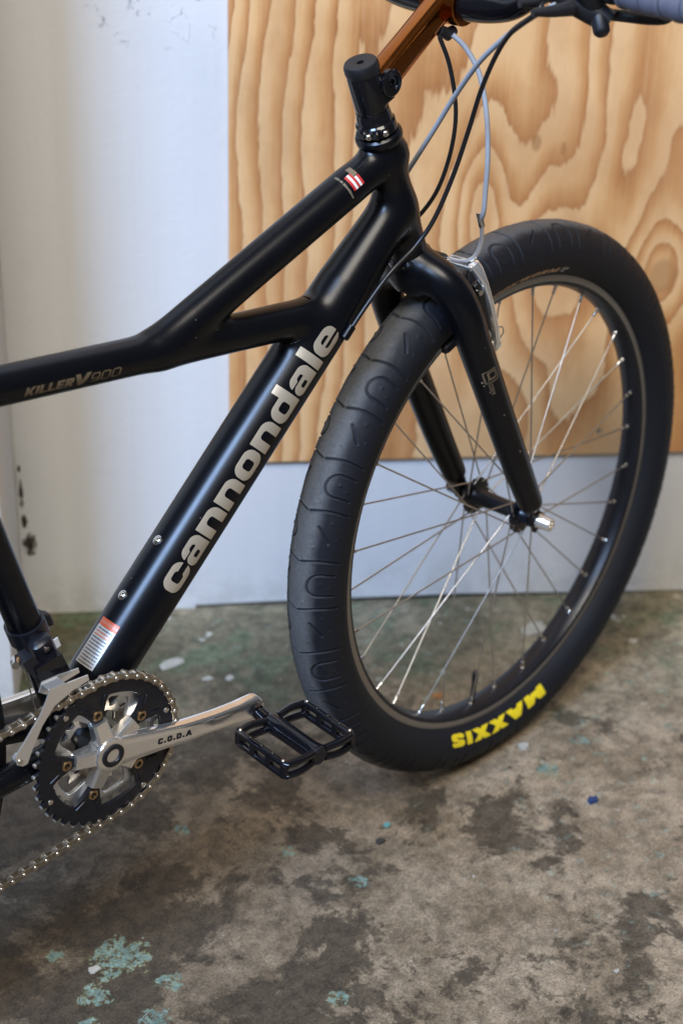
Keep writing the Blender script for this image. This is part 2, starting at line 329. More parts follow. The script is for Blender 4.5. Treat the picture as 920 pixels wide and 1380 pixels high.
# ------------------------------------------------------------------ mesh helpers (mm in, metres out)
def unit(v): v = np.asarray(v, float); return v / np.linalg.norm(v)
class MB:
    def __init__(self): self.v = []; self.f = []; self.n = 0
    def add(self, v, f):
        v = np.asarray(v, float).reshape(-1, 3); self.v.append(v)
        self.f += [tuple(int(i) + self.n for i in q) for q in f]; self.n += len(v); return self
    def tube(self, pts, r, seg=12, cap=True, closed=False):
        P = np.asarray(pts, float); n = len(P); r = np.broadcast_to(np.asarray(r, float), (n,))
        T = np.gradient(P, axis=0) if not closed else (np.roll(P, -1, 0) - np.roll(P, 1, 0))
        T /= np.linalg.norm(T, axis=1)[:, None]
        ref = np.array([0, 1.0, 0]) if abs(T[0][1]) < 0.9 else np.array([0, 0, 1.0])
        N = unit(np.cross(T[0], ref)); V = []
        for i in range(n):
            N = unit(N - (N @ T[i]) * T[i]); Bn = np.cross(T[i], N)
            a = np.arange(seg) * 2 * math.pi / seg
            V.append(P[i] + r[i] * (np.cos(a)[:, None] * N + np.sin(a)[:, None] * Bn))
        F = []; m = n if closed else n - 1
        for i in range(m):
            j = (i + 1) % n
            for k in range(seg):
                l = (k + 1) % seg; F.append((i * seg + k, i * seg + l, j * seg + l, j * seg + k))
        if cap and not closed:
            F.append(tuple(range(seg))[::-1]); F.append(tuple((n - 1) * seg + k for k in range(seg)))
        return self.add(np.vstack(V), F)
    def lathe(self, o, ax, prof, seg=32, closed=False):
        """prof: list of (height along ax, radius)"""
        o = np.asarray(o, float); ax = unit(ax); ref = np.array([0, 0, 1.0]) if abs(ax[2]) < 0.9 else np.array([1.0, 0, 0])
        N = unit(np.cross(ax, ref)); Bn = np.cross(ax, N); a = np.arange(seg) * 2 * math.pi / seg
        V = [o + h * ax + r * (np.cos(a)[:, None] * N + np.sin(a)[:, None] * Bn) for h, r in prof]
        F = []; n = len(prof)
        for i in range(n if closed else n - 1):
            j = (i + 1) % n
            for k in range(seg):
                l = (k + 1) % seg; F.append((i * seg + k, i * seg + l, j * seg + l, j * seg + k))
        if not closed:
            F.append(tuple(range(seg))[::-1]); F.append(tuple((n - 1) * seg + k for k in range(seg)))
        return self.add(np.vstack(V), F)
    def box(self, c, hx, hy, hz, ex=(1, 0, 0), ey=(0, 1, 0), ez=(0, 0, 1), bev=0.0):
        c = np.asarray(c, float); E = [unit(ex), unit(ey), unit(ez)]; b = min(bev, hx * .9, hy * .9, hz * .9)
        if b <= 0:
            V = [c + sx * hx * E[0] + sy * hy * E[1] + sz * hz * E[2] for sz in (-1, 1) for sy in (-1, 1) for sx in (-1, 1)]
            return self.add(V, [(0, 2, 3, 1), (4, 5, 7, 6), (0, 1, 5, 4), (2, 6, 7, 3), (0, 4, 6, 2), (1, 3, 7, 5)])
        out = []
        pr = [(-1, -1), (1, -1), (1, 1), (-1, 1)]
        def oct_(hx, hy, z):
            p = []
            for sx, sy in pr:
                q = [(sx * hx, sy * (hy - b)), (sx * (hx - b), sy * hy)]
                if sx * sy > 0: pass
                else: q = q[::-1]
                p += q
            return [c + x * E[0] + y * E[1] + z * E[2] for x, y in p]
        for z, s in ((-hz, b), (-hz + b, 0), (hz - b, 0), (hz, b)): out += oct_(hx - s, hy - s, z)
        F = []
        for i in range(3):
            for k in range(8): l = (k + 1) % 8; F.append((i * 8 + k, i * 8 + l, i * 8 + 8 + l, i * 8 + 8 + k))
        F.append(tuple(range(8))[::-1]); F.append(tuple(24 + k for k in range(8)))
        return self.add(out, F)
    def loft(self, secs, cap=True):
        n = len(secs); k = len(secs[0]); F = []
        for i in range(n - 1):
            for a in range(k): b = (a + 1) % k; F.append((i * k + a, i * k + b, (i + 1) * k + b, (i + 1) * k + a))
        if cap: F.append(tuple(range(k))[::-1]); F.append(tuple((n - 1) * k + a for a in range(k)))
        return self.add(np.vstack([np.asarray(s, float) for s in secs]), F)
    def prism(self, outer, y0, y1, inner=None, bev=0.0):
        """outline(s) of (x,z) pairs with equal counts, extruded along y; star-shaped hole allowed; y0 is the viewer's side"""
        o = np.asarray(outer, float); n = len(o)
        def ring(p, y): return np.c_[p[:, 0], np.full(len(p), y), p[:, 1]]
        def off(p, d):
            t = np.roll(p, -1, 0) - np.roll(p, 1, 0); t /= np.linalg.norm(t, axis=1)[:, None] + 1e-9
            s = 0.5 * np.sum(p[:, 0] * np.roll(p[:, 1], -1) - np.roll(p[:, 0], -1) * p[:, 1])
            nn = np.c_[t[:, 1], -t[:, 0]] * (1 if s > 0 else -1); return p - nn * d
        sg = 1 if y1 > y0 else -1
        L = [ring(off(o, bev), y0), ring(o, y0 + sg * bev), ring(o, y1)] if bev else [ring(o, y0), ring(o, y1)]
        if inner is None:
            return self.loft(L)
        q = np.asarray(inner, float)
        I = [ring(q, y1), ring(q, y0 + sg * bev), ring(off(q, -bev), y0)] if bev else [ring(q, y1), ring(q, y0)]
        S = L + I; k = n; F = []; m = len(S)
        for i in range(m):
            j = (i + 1) % m
            for a in range(k): b = (a + 1) % k; F.append((i * k + a, i * k + b, j * k + b, j * k + a))
        return self.add(np.vstack(S), F)
    def mesh(self, name):
        me = bpy.data.meshes.new(name); v = np.vstack(self.v) * MM
        me.from_pydata([tuple(x) for x in v.tolist()], [], self.f); me.update()
        return me
    def build(self, name, mat, parent=None, smooth=35):
        me = self.mesh(name); o = bpy.data.objects.new(name, me); COL.objects.link(o)
        me.materials.append(mat)
        if smooth is not None:
            me.shade_smooth()
            if smooth < 180: me.set_sharp_from_angle(angle=rad(smooth))
        if parent: o.parent = parent
        fixn(me); return o
def fixn(me):
    import bmesh
    bm = bmesh.new(); bm.from_mesh(me); bmesh.ops.recalc_face_normals(bm, faces=bm.faces); bm.to_mesh(me); bm.free()
def spline(pts, n=8):
    P = np.asarray(pts, float); P = np.vstack([2 * P[0] - P[1], P, 2 * P[-1] - P[-2]]); out = []
    for i in range(1, len(P) - 2):
        for t in np.linspace(0, 1, n, endpoint=False):
            a, b, c, d = P[i - 1:i + 3]
            out.append(0.5 * (2 * b + (c - a) * t + (2 * a - 5 * b + 4 * c - d) * t * t + (3 * b - a - 3 * c + d) * t ** 3))
    out.append(P[-2]); return np.array(out)
def tag(o, label=None, cat=None, group=None, kind=None):
    if label: o['label'] = label
    if cat: o['category'] = cat
    if group: o['group'] = group
    if kind: o['kind'] = kind
    return o

# ------------------------------------------------------------------ lettering: marching squares over signed distances
def sbox(x, y, x0, x1, y0, y1): return np.maximum(np.maximum(x0 - x, x - x1), np.maximum(y0 - y, y - y1))
def srr(x, y, cx, cy, hx, hy, r):
    qx = np.abs(x - cx) - hx + r; qy = np.abs(y - cy) - hy + r
    return np.hypot(np.maximum(qx, 0), np.maximum(qy, 0)) + np.minimum(np.maximum(qx, qy), 0) - r
def sring(x, y, cx, cy, hx, hy, r, tv, th):
    return np.maximum(srr(x, y, cx, cy, hx, hy, r), -srr(x, y, cx, cy, hx - tv, hy - th, max(r - min(tv, th) * 1.05, 0.06)))
def sbar(x, y, a, b, w):
    a, b = np.array(a, float), np.array(b, float); d = b - a; L = np.hypot(*d); d /= L
    s = (x - a[0]) * d[0] + (y - a[1]) * d[1]; q = -(x - a[0]) * d[1] + (y - a[1]) * d[0]
    return np.maximum(np.maximum(-s, s - L), np.abs(q) - w / 2)
def sbarh(x, y, a, b, w):
    """stroke with horizontal cut ends"""
    k = (b[0] - a[0]) / (b[1] - a[1]); q = x - (a[0] + (y - a[1]) * k); c = 1 / math.hypot(1, k)
    lo, hi = min(a[1], b[1]), max(a[1], b[1])
    return np.maximum(np.maximum(lo - y, y - hi), (np.abs(q) - w / 2) * c)
U = np.minimum.reduce
X = lambda a, b: np.maximum(a, -b)
def low(ch):
    tv, th = 0.40, 0.25
    O = lambda x, y: sring(x, y, .62, .5, .62, .5, .40, tv, th)
    if ch == 'o': return 1.24, O
    if ch == 'c': return 1.2, lambda x, y: X(O(x, y), sbox(x, y, .72, 2, .36, .64))
    if ch == 'e': return 1.24, lambda x, y: X(U([O(x, y), sbox(x, y, .2, 1.1, .42, .58)]), sbox(x, y, .78, 2, .27, .42))
    if ch == 'a': return 1.16, lambda x, y: U([sring(x, y, .52, .295, .52, .295, .26, .36, .19), sbox(x, y, .76, 1.16, 0, .70),
                     np.maximum(sring(x, y, .60, .56, .56, .44, .36, tv, .24), np.maximum(.66 - y, -9))])
    if ch == 'n': return 1.2, lambda x, y: U([np.maximum(sring(x, y, .6, .2, .6, .8, .42, tv, .26), -y), sbox(x, y, 0, tv, 0, 1)])
    if ch == 'd': return 1.24, lambda x, y: U([O(x, y), sbox(x, y, 1.24 - tv, 1.24, 0, 1.42)])
    if ch == 'l': return tv, lambda x, y: sbox(x, y, 0, tv, 0, 1.42)
def cap(ch, w):
    """capitals and digits, height 1, stroke w"""
    B = sbox; h = w / 2
    if ch == 'K': return .95, lambda x, y: U([B(x, y, 0, w, 0, 1), sbarh(x, y, (w, .40), (.95 - h, 1), w * 1.2), sbarh(x, y, (.95 - h, 0), (w * 1.1, .62), w * 1.2)])
    if ch == 'I': return w, lambda x, y: B(x, y, 0, w, 0, 1)
    if ch == 'L': return .75, lambda x, y: U([B(x, y, 0, w, 0, 1), B(x, y, 0, .75, 0, w * .9)])
    if ch == 'E': return .8, lambda x, y: U([B(x, y, 0, w, 0, 1), B(x, y, 0, .8, 0, w * .85), B(x, y, 0, .72, .5 - w * .4, .5 + w * .4), B(x, y, 0, .8, 1 - w * .85, 1)])
    if ch == 'R': return .88, lambda x, y: U([B(x, y, 0, w, 0, 1), np.maximum(sring(x, y, .38, .7, .48, .3, .2, w, w * .85), -x), sbarh(x, y, (.86 - h, 0), (.45, .48), w * 1.15)])
    if ch == 'V': return 1.1, lambda x, y: U([sbarh(x, y, (.12, 1), (.55, 0), w * 1.25), sbarh(x, y, (1.0, 1), (.55, 0), w * 1.25)])
    if ch == 'A': return 1.05, lambda x, y: U([sbarh(x, y, (.14, 0), (.52, 1), w * 1.1), sbarh(x, y, (.91, 0), (.53, 1), w * 1.1), B(x, y, .25, .8, .2, .2 + w * .75)])
    if ch == 'M': return 1.2, lambda x, y: U([B(x, y, 0, w, 0, 1), B(x, y, 1.2 - w, 1.2, 0, 1), sbarh(x, y, (h * 1.1, 1), (.6, .12), w * 1.2), sbarh(x, y, (1.2 - h * 1.1, 1), (.6, .12), w * 1.2)])
    if ch == 'X': return 1.0, lambda x, y: U([sbarh(x, y, (.16, 0), (.84, 1), w * 1.3), sbarh(x, y, (.84, 0), (.16, 1), w * 1.3)])
    if ch == 'S': return .85, lambda x, y: U([X(sring(x, y, .425, .725, .425, .275, .24, w, w * .85), B(x, y, .44, 2, .40, .66)), X(sring(x, y, .425, .275, .425, .275 + w * .14, .24, w, w * .85), B(x, y, -2, .42, .34, .62))])
    if ch == '9': return .8, lambda x, y: U([sring(x, y, .4, .66, .4, .34, .22, w, w * .9), np.maximum(B(x, y, .8 - w, .8, .12, .7), -9), B(x, y, .1, .75, 0, w * .9), sbox(x, y, .55, .8, .0, .2)])
    if ch == '0' or ch == 'O': return .84, lambda x, y: sring(x, y, .42, .5, .42, .5, .25, w, w * .9)
    if ch == 'D': return .86, lambda x, y: U([np.maximum(sring(x, y, .36, .5, .5, .5, .3, w, w * .9), -x), B(x, y, 0, w, 0, 1)])
    if ch == 'C': return .84, lambda x, y: X(sring(x, y, .42, .5, .42, .5, .25, w, w * .9), B(x, y, .5, 2, .36, .64))
    if ch == 'H': return .85, lambda x, y: U([B(x, y, 0, w, 0, 1), B(x, y, .85 - w, .85, 0, 1), B(x, y, 0, .85, .5 - h, .5 + h)])
    if ch == 'W': return 1.4, lambda x, y: U([sbarh(x, y, (.12, 1), (.4, 0), w * 1.1), sbarh(x, y, (.7, 1), (.4, 0), w * 1.1), sbarh(x, y, (.7, 1), (1.0, 0), w * 1.1), sbarh(x, y, (1.28, 1), (1.0, 0), w * 1.1)])
    if ch == 'N': return .9, lambda x, y: U([B(x, y, 0, w, 0, 1), B(x, y, .9 - w, .9, 0, 1), sbarh(x, y, (h, 1), (.9 - h, 0), w * 1.2)])
    if ch == 'U': return .86, lambda x, y: np.maximum(sring(x, y, .43, .7, .43, .7, .25, w, w * .9), y - 1)
    if ch == 'P': return .84, lambda x, y: U([B(x, y, 0, w, 0, 1), np.maximum(sring(x, y, .38, .7, .46, .3, .2, w, w * .85), -x)])
    if ch == '.': return w, lambda x, y: B(x, y, 0, w, 0, w)
def march(fn, x0, x1, y0, y1, h):
    xs = np.arange(x0, x1 + h, h); ys = np.arange(y0, y1 + h, h); XX, YY = np.meshgrid(xs, ys, indexing='ij'); D = fn(XX, YY) + 1e-7
    V = []; F = []; idx = {}
    def vid(p):
        k = (round(p[0], 5), round(p[1], 5))
        if k not in idx: idx[k] = len(V); V.append(p)
        return idx[k]
    ins = D < 0; anyin = ins[:-1, :-1] | ins[1:, :-1] | ins[1:, 1:] | ins[:-1, 1:]
    for i, j in np.argwhere(anyin):
        c = [(i, j), (i + 1, j), (i + 1, j + 1), (i, j + 1)]; poly = []
        for k in range(4):
            a, b = c[k], c[(k + 1) % 4]; da, db = D[a], D[b]
            if da < 0: poly.append(vid((xs[a[0]], ys[a[1]])))
            if (da < 0) != (db < 0):
                s = da / (da - db); poly.append(vid((xs[a[0]] + s * (xs[b[0]] - xs[a[0]]), ys[a[1]] + s * (ys[b[1]] - ys[a[1]]))))
        q = [p for k, p in enumerate(poly) if p != poly[k - 1]]
        if len(q) >= 3: F.append(q)
    return np.array(V), F
def text_sheet(text, font, size, gap, cell, shear=0.0, sx=1.0, big=None):
    """flat lettering: verts (u,v) in mm, baseline at v=0, starting at u=0"""
    V = []; F = []; n = 0; pen = 0.0
    for ch in text:
        if ch == ' ': pen += .5; continue
        w, fn = font(ch); k = big.get(ch, 1.0) if big else 1.0
        v, f = march(fn, -.05, w + .25, -.06, 1.5, cell / size)
        if len(v):
            v = v * k; v[:, 1] -= (k - 1) * .35; v[:, 0] += shear * v[:, 1]
            v[:, 0] = (v[:, 0] + pen) * sx; V.append(v * size); F += [[i + n for i in q] for q in f]; n += len(v)
        pen += w * k + gap
    return np.vstack(V), F, (pen - gap) * size * sx
def flat_mesh(name, V3, F, mat, parent, uv=None):
    me = bpy.data.meshes.new(name); me.from_pydata([tuple(x) for x in (np.asarray(V3) * MM).tolist()], [], [tuple(q) for q in F]); me.update()
    me.materials.append(mat); me.shade_smooth()
    o = bpy.data.objects.new(name, me); COL.objects.link(o); o.parent = parent
    if uv is not None:
        l = me.uv_layers.new(name='UVMap')
        for lp in me.loops: l.data[lp.index].uv = uv[lp.vertex_index]
    return o

# ================================================================== the setting
WD = np.array([0.81475384, -0.57980701, 0.0]); WN = np.array([0.57980701, 0.81475384, 0.0]); W0 = np.array([491.0, 502.0, 0.0])
wall_rot = math.atan2(WD[1], WD[0])
def place_wall(o, u=0.0, n=0.0, z=0.0):
    p_ = (W0 + WD * u + WN * n) * MM; o.location = (p_[0], p_[1], z * MM); o.rotation_euler = (0, 0, wall_rot)
def flat_grid(name, x0, x1, y0, y1, mat):
    b = MB(); nx = ny = 40; xs = np.linspace(x0, x1, nx + 1); ys = np.linspace(y0, y1, ny + 1)
    V = [(x, y, 0) for x in xs for y in ys]
    F = [(i * (ny + 1) + j, (i + 1) * (ny + 1) + j, (i + 1) * (ny + 1) + j + 1, i * (ny + 1) + j + 1) for i in range(nx) for j in range(ny)]
    b.add(V, F); return b.build(name, mat, None, None)
fl = flat_grid('floor', -2600, 3200, -2600, 3000, M['floor']); tag(fl, kind='structure')

# wall lining: lower edge steps up a few millimetres to the right and leaves a dark gap over the floor
b = MB()
outer = [(-700, 0), (30, 0), (30.5, 5), (200, 8), (420, 9), (600, 5), (760, 2), (1700, 2), (1700, 2300), (-700, 2300)]
b.prism(outer, 0, 18); w = b.build('wall_back', M['wall'], None, 30); place_wall(w); tag(w, kind='structure')
b = MB(); b.box((500, 40, 60), 1200, 10, 62); w = b.build('gap_shade_strip', M['dark'], None, None); place_wall(w); tag(w, kind='structure')  # added dark strip behind the lining, painted as the shade in the gap
# return of the wall on the left
b = MB(); sec = [(-900, -212), (-214, -212), (-209, -206), (-207, -150), (-208, -60), (-210, 3), (-900, 3)]
b.loft([[(x, y, z) for x, y in sec] for z in (0, 60, 150, 300, 700, 2300)])
w = b.build('wall_left', M['pilaster'], None, 40); place_wall(w); tag(w, kind='structure')

# plywood sheet fixed to the wall
ply = bpy.data.objects.new('plywood_board', None); COL.objects.link(ply); place_wall(ply, 0, -13.0, 0)
tag(ply, 'sheet of orange brown plywood with bold wavy grain fixed to the white wall', 'plywood')
b = MB(); b.box((79 + 560, 5.5, 236 + 610), 560, 0.5, 610); b.build('face_veneer', M['ply'], ply, None)
for k in range(3):
    b = MB(); b.box((79 + 560 - .3, 8.0 + k * 2.1 - 0.8, 236 + 610), 559.0 + .6 * (k % 2), 1.0, 609.3 + .6 * (k % 2)); b.build('veneer_layer', M['plyedge'] if k % 2 == 0 else M['ply'], ply, None)
for u, z in ((593, 271), (110, 262), (600, 880), (112, 900)):
    b = MB(); b.lathe((u, 4.9, z), (0, -1, 0), [(0, 4.2), (.5, 4.2), (.9, 3.4), (.9, 1.6), (.3, 1.4)], 18); b.build('screw', M['bolt'], ply)

# ================================================================== the bicycle
bike = bpy.data.objects.new('bicycle', None); COL.objects.link(bike)
tag(bike, 'black mountain bike with fat slick tyres, silver crank and copper stem, before the plywood', 'bicycle')

# ---------------- welded tubes: each tube is pushed out to the smooth union of all of them
HA = 1.2122; AX = np.array([-math.cos(HA), 0, math.sin(HA)]); PERP = np.array([math.sin(HA), 0, math.cos(HA)])
P0 = np.array([565.2, 0, 326.9]); STEER = 0.0875
def axis_pt(s): return P0 + AX * s
def welded(tubes, k, parent, mat, seg=64, step=2.8, names=None):
    segs = {}
    for nm, pts, rs in tubes: segs[nm] = (np.asarray(pts, float), np.asarray(rs, float))
    def dist(p_, pts, rs):
        best = np.full(len(p_), 1e9)
        for i in range(len(pts) - 1):
            a, b_ = pts[i], pts[i + 1]; d = b_ - a; t = np.clip((p_ - a) @ d / (d @ d), 0, 1)
            best = np.minimum(best, np.linalg.norm(p_ - a - t[:, None] * d, axis=1) - (rs[i] + t * (rs[i + 1] - rs[i])))
        return best
    def field(p_):
        D = np.stack([dist(p_, *segs[n_]) for n_ in segs]); mn = D.min(0)
        return mn - k * np.log(np.exp(-(D - mn) / k).sum(0)), D
    objs = {'field': field}
    for ti, (nm, (pts, rs)) in enumerate(segs.items()):
        L = np.r_[0, np.cumsum(np.linalg.norm(np.diff(pts, axis=0), axis=1))]
        n = int(L[-1] / step) + 1; s = np.linspace(0, L[-1], n)
        C = np.c_[[np.interp(s, L, pts[:, q]) for q in range(3)]].T; R = np.interp(s, L, rs)
        T = np.gradient(C, axis=0); T /= np.linalg.norm(T, axis=1)[:, None]
        N0 = unit(np.cross(T[0], (0, 1, 0) if abs(T[0][1]) < .9 else (0, 0, 1))); V = []
        a = np.arange(seg) * 2 * math.pi / seg
        for i in range(n):
            N0 = unit(N0 - N0 @ T[i] * T[i]); V.append(C[i] + R[i] * (np.cos(a)[:, None] * N0 + np.sin(a)[:, None] * np.cross(T[i], N0)))
        V = np.vstack(V)
        D0 = np.delete(field(V)[1], ti, 0).min(0) if len(segs) > 1 else np.full(len(V), 9.0)
        for _ in range(15):
            f0, _D = field(V); g = np.stack([(field(V + e)[0] - field(V - e)[0]) / .1 for e in np.eye(3) * .05], 1)
            V = V - (np.clip(f0, -5, 5) / np.maximum((g * g).sum(1), .3))[:, None] * g
        f0, D = field(V); own = D[ti]; oth = np.delete(D, ti, 0).min(0) if len(segs) > 1 else own + 99
        ok = ((own - oth) < 4.0) & (D0 > -17)
        F = []
        for i in range(n - 1):
            for q in range(seg):
                l = (q + 1) % seg; fc = (i * seg + q, i * seg + l, (i + 1) * seg + l, (i + 1) * seg + q)
                if any(ok[v] for v in fc) and all(abs(f0[v]) < .9 for v in fc): F.append(fc)
        used = sorted({v for q in F for v in q}); mp = {v: i for i, v in enumerate(used)}
        bb = MB(); bb.add(V[used], [tuple(mp[v] for v in q) for q in F])
        o = bb.build(nm, mat, parent, 180); objs.setdefault(nm, o)
    return objs
DTa, DTb = np.array([29.6, 0, 348.3]), np.array([297.9, 0, 634.4]); DTt = unit(DTb - DTa)
dt_end = DTa + DTt * 545
frame = welded([
    ('down_tube', [DTa - DTt * 45, DTa, DTb, DTb + DTt * 60, dt_end], [24, 29.2, 29.2, 28.5, 22]),
    ('top_tube', [(-230, 0, 692), (-57, 0, 679.8), (99, 0, 669.2), (255, 0, 660.4), (288, 0, 658)], [17.7, 17.7, 17.7, 18.6, 18.6]),
    ('upper_tube', [(112, 0, 673), (150, 0, 690), (340, 0, 780), (396, 0, 805)], [17.5, 19, 19.3, 17]),
    ('head_tube', [axis_pt(388), axis_pt(530)], [19.8, 18.4]),
    ('seat_tube', [(-8, 0, 300), (-68, 0, 497), (-135, 0, 730)], [16.5, 16.5, 16.5]),
    ('bottom_bracket_shell', [(0, -33, 297.5), (0, 33, 297.5)], [21, 21]),
    ('chain_stay', [(-6, -16, 298), (-70, -33, 303), (-190, -52, 310), (-420, -66, 335)], [13, 13.5, 12, 9]),
    ('left_chain_stay', [(-6, 16, 298), (-70, 33, 303), (-190, 52, 310), (-420, 66, 335)], [13, 13.5, 12, 9]),
], 5.0, bike, M['frame'])
frame['left_chain_stay'].name = 'chain_stay'

# ---------------- decals on the tubes
def skin(P, lift=0.4):
    P = np.asarray(P, float); fl_ = frame['field']
    for it in range(7):
        f0 = fl_(P)[0] - lift; g = np.stack([(fl_(P + e)[0] - fl_(P - e)[0]) / .1 for e in np.eye(3) * .05], 1)
        P = P - (f0 / np.maximum((g * g).sum(1), .3))[:, None] * g
    return P
DTv = np.array([-0.522, -0.698, 0.490]); DTv = unit(DTv - DTv @ DTt * DTt); DTs = np.cross(DTt, DTv)
def cyl_map(A, t, v, s, r):
    def f(u, w, phi0):   # u along the axis, w up the letters (towards smaller phi)
        ph = phi0 - np.asarray(w) / r
        return A + np.asarray(u)[:, None] * t + r * (np.cos(ph)[:, None] * v + np.sin(ph)[:, None] * s)
    return f
dt = cyl_map(DTa, DTt, DTv, DTs, 29.55)
V, F, L = text_sheet('cannondale', low, 21.5, .10, .55)
k = 304 / L; o = flat_mesh('lettering', skin(dt(104 + V[:, 0] * k, V[:, 1], rad(51))), F, M['decal'], frame['down_tube'])
tag(o, 'champagne cannondale lettering')
def cyl_patch(name, mp, u0, u1, p0, p1, mat, parent, n=10):
    us = np.linspace(u0, u1, n); ps = np.linspace(p0, p1, n); V = []; uv = []
    for i, u in enumerate(us):
        for j, ph in enumerate(ps):
            V.append(mp(np.array([u]), np.array([0.0]), rad(ph))[0]); uv.append((j / (n - 1), i / (n - 1)))
    F = [(i * n + j, (i + 1) * n + j, (i + 1) * n + j + 1, i * n + j + 1) for i in range(n - 1) for j in range(n - 1)]
    return flat_mesh(name, skin(np.array(V)), F, mat, parent, uv)
o = cyl_patch('warning_label', dt, 0, 50, -60, -12, M['label'], frame['down_tube']); tag(o, 'silver sticker with orange warning heading')
for u in (77, 140):
    ph = rad(-45); nrm = math.cos(ph) * DTv + math.sin(ph) * DTs; q = DTa + DTt * u + nrm * 28.6
    b = MB(); b.lathe(q, nrm, [(0, 5.2), (1.2, 5.2), (1.5, 4.4), (1.5, 3.6)], 20); b.lathe(q + nrm * 1.0, nrm, [(0, 3.4), (1.4, 3.4), (1.9, 2.6), (1.9, 1.4), (.6, 1.2)], 16)
    b.build('bottle_cage_bolt', M['bolt'], frame['down_tube'])
# rear top tube lettering
CAM = np.array([-738.5, -1170.7, 1284.5])
TA, TB = np.array([-57, 0, 679.8]), np.array([99, 0, 669.2]); Tt = unit(TB - TA); Tv = CAM - (TA + TB) / 2; Tv = unit(Tv - Tv @ Tt * Tt); Ts = np.cross(Tt, Tv)
tt = cyl_map(TA, Tt, Tv, Ts, 18.05)
V1, F1, L1 = text_sheet('KILLERV', lambda c: cap(c, .30), 8.4, .10, .42, .25, 1.12, {'V': 1.35})
V2, F2, L2 = text_sheet('900', lambda c: cap(c, .13), 8.6, .14, .30, .2, 1.25)
V2[:, 0] += L1 + 2.4
V = np.vstack([V1, V2]); F = F1 + [[i + len(V1) for i in q] for q in F2]
k = 101 / V[:, 0].max()
flat_mesh('lettering', tt(13 + V[:, 0] * k, V[:, 1], rad(49)), F, M['decaldim'], frame['top_tube'])
# flag sticker where the upper tube meets the head tube
UA, UB = np.array([150, 0, 690.]), np.array([340, 0, 780.]); Ut = unit(UB - UA); Uv = CAM - (UA + UB) / 2; Uv = unit(Uv - Uv @ Ut * Ut); Us = np.cross(Ut, Uv)
ut = cyl_map(UA, Ut, Uv, Us, 19.75)
u0, u1, p0, p1 = 204, 218, -26, 22
for k in range(5):
    a0 = u0 + (u1 - u0) * k / 5; a1 = u0 + (u1 - u0) * (k + 1) / 5
    cyl_patch('flag_stripe', ut, a0, a1 - .05, p0 + (16 if k > 2 else 0), p1, M['red' if k % 2 == 0 else 'white'], frame['upper_tube'], 6)
cyl_patch('flag_canton', ut, u0 + 7.9, u1, p0 - 18, p0 + 14, M['decaldim'], frame['upper_tube'], 6)
V, F, L = text_sheet('HANDMADE IN USA', lambda c: cap(c, .2), 2.4, .3, .25)
flat_mesh('lettering', skin(ut(u0 - 6 + V[:, 1] * 1.0, (V[:, 0] - L / 2) * .75, rad(-6))), F, M['decal'], frame['upper_tube'])

# ---------------- steered assembly helper
K = np.array([[0, -AX[2], AX[1]], [AX[2], 0, -AX[0]], [-AX[1], AX[0], 0]])
RS = np.eye(3) + math.sin(STEER) * K + (1 - math.cos(STEER)) * K @ K
def S(o_, lat, s):      # forward offset, left offset, height along the steering axis -> bike coordinates
    return P0 + RS @ (PERP * o_ + np.array([0, lat, 0]) + AX * s)
SX, SY, SZ = RS @ PERP, RS @ np.array([0, 1., 0]), AX
EX, EY, EZ = RS @ np.array([1., 0, 0]), RS @ np.array([0, 1., 0]), RS @ np.array([0, 0, 1.])
WC = S(40, 0, 0)

# headset
b = MB(); b.lathe(axis_pt(0), AX, [(383, 17), (383, 22), (386, 23.5), (391, 23.2), (394, 20.5), (394, 17)], 40); b.build('headset_cup', M['gloss'], bike)
b = MB(); b.lathe(axis_pt(0), AX, [(524, 16), (524, 20.5), (527, 23), (531, 23.8), (534, 23.2), (536, 21), (536, 15)], 40); b.build('headset_cup', M['frame'], bike)
b = MB(); b.lathe(axis_pt(0), AX, [(536.2, 14), (536.2, 18.5), (538, 20.2), (547, 19.8), (549, 17.6), (556, 17.2), (557, 16.6), (561, 16.6), (561, 13)], 40)
for la in (0, 1):
    c = S(-14 - 4 * la, -12 + 13 * la, 543); b.box(c, 5, 6, 4.6, SX, SY, SZ, 1.5)
col = b.build('headset_collar', M['gloss'], bike)
for la, (o_, lt) in enumerate(((-9, -20), (-20.5, -8))):
    q = S(o_, lt, 543); d = unit(S(o_ - 5, lt - 5, 543) - q)
    b = MB(); b.lathe(q - d * 3, d, [(0, 3.1), (4.6, 3.1), (5.2, 2.5), (5.2, 1.6), (3.5, 1.5)], 20); b.build('pinch_bolt', M['bolt'], col)
# stem
b = MB(); b.lathe(P0, SZ, [(561.4, 14.4), (561.4, 16.0), (563, 16.5), (598, 16.5), (599.5, 16.0), (599.5, 12)], 48)
stem = b.build('stem', M['gloss'], bike)
b = MB(); b.lathe(P0, SZ, [(599.6, 12), (599.6, 16.4), (603, 17.2), (608.5, 17.0), (611.0, 15.6), (611.6, 12), (610.6, 5.2), (610.6, 3.6), (606, 3.4)], 48); b.build('top_cap', M['plastic'], stem)
st0, st1 = np.array([372.0, 0, 873.0]), np.array([470.0, 2.0, 938.0])
def toS(p_): return P0 + RS @ (np.asarray(p_, float) - P0)
d = unit(st1 - st0); up = unit(np.cross(d, (0, 1, 0))) ; up = -up if up[2] < 0 else up
secs = []
for i, t in enumerate(np.linspace(0, 1, 14)):
    c = st0 + (st1 - st0) * t; hw = 13.2 + 2.2 * (1 - t) ** 2; hh = 14.0 + 1.0 * (1 - t)
    ring = []
    for a in np.linspace(0, 2 * math.pi, 40, endpoint=False):
        ca, sa = math.cos(a), math.sin(a); n_ = 3.0
        rr = (abs(ca) ** n_ + abs(sa) ** n_) ** (-1 / n_)
        ring.append(toS(c + np.array([0, 1, 0]) * hw * rr * ca + up * hh * rr * sa))
    secs.append(ring)
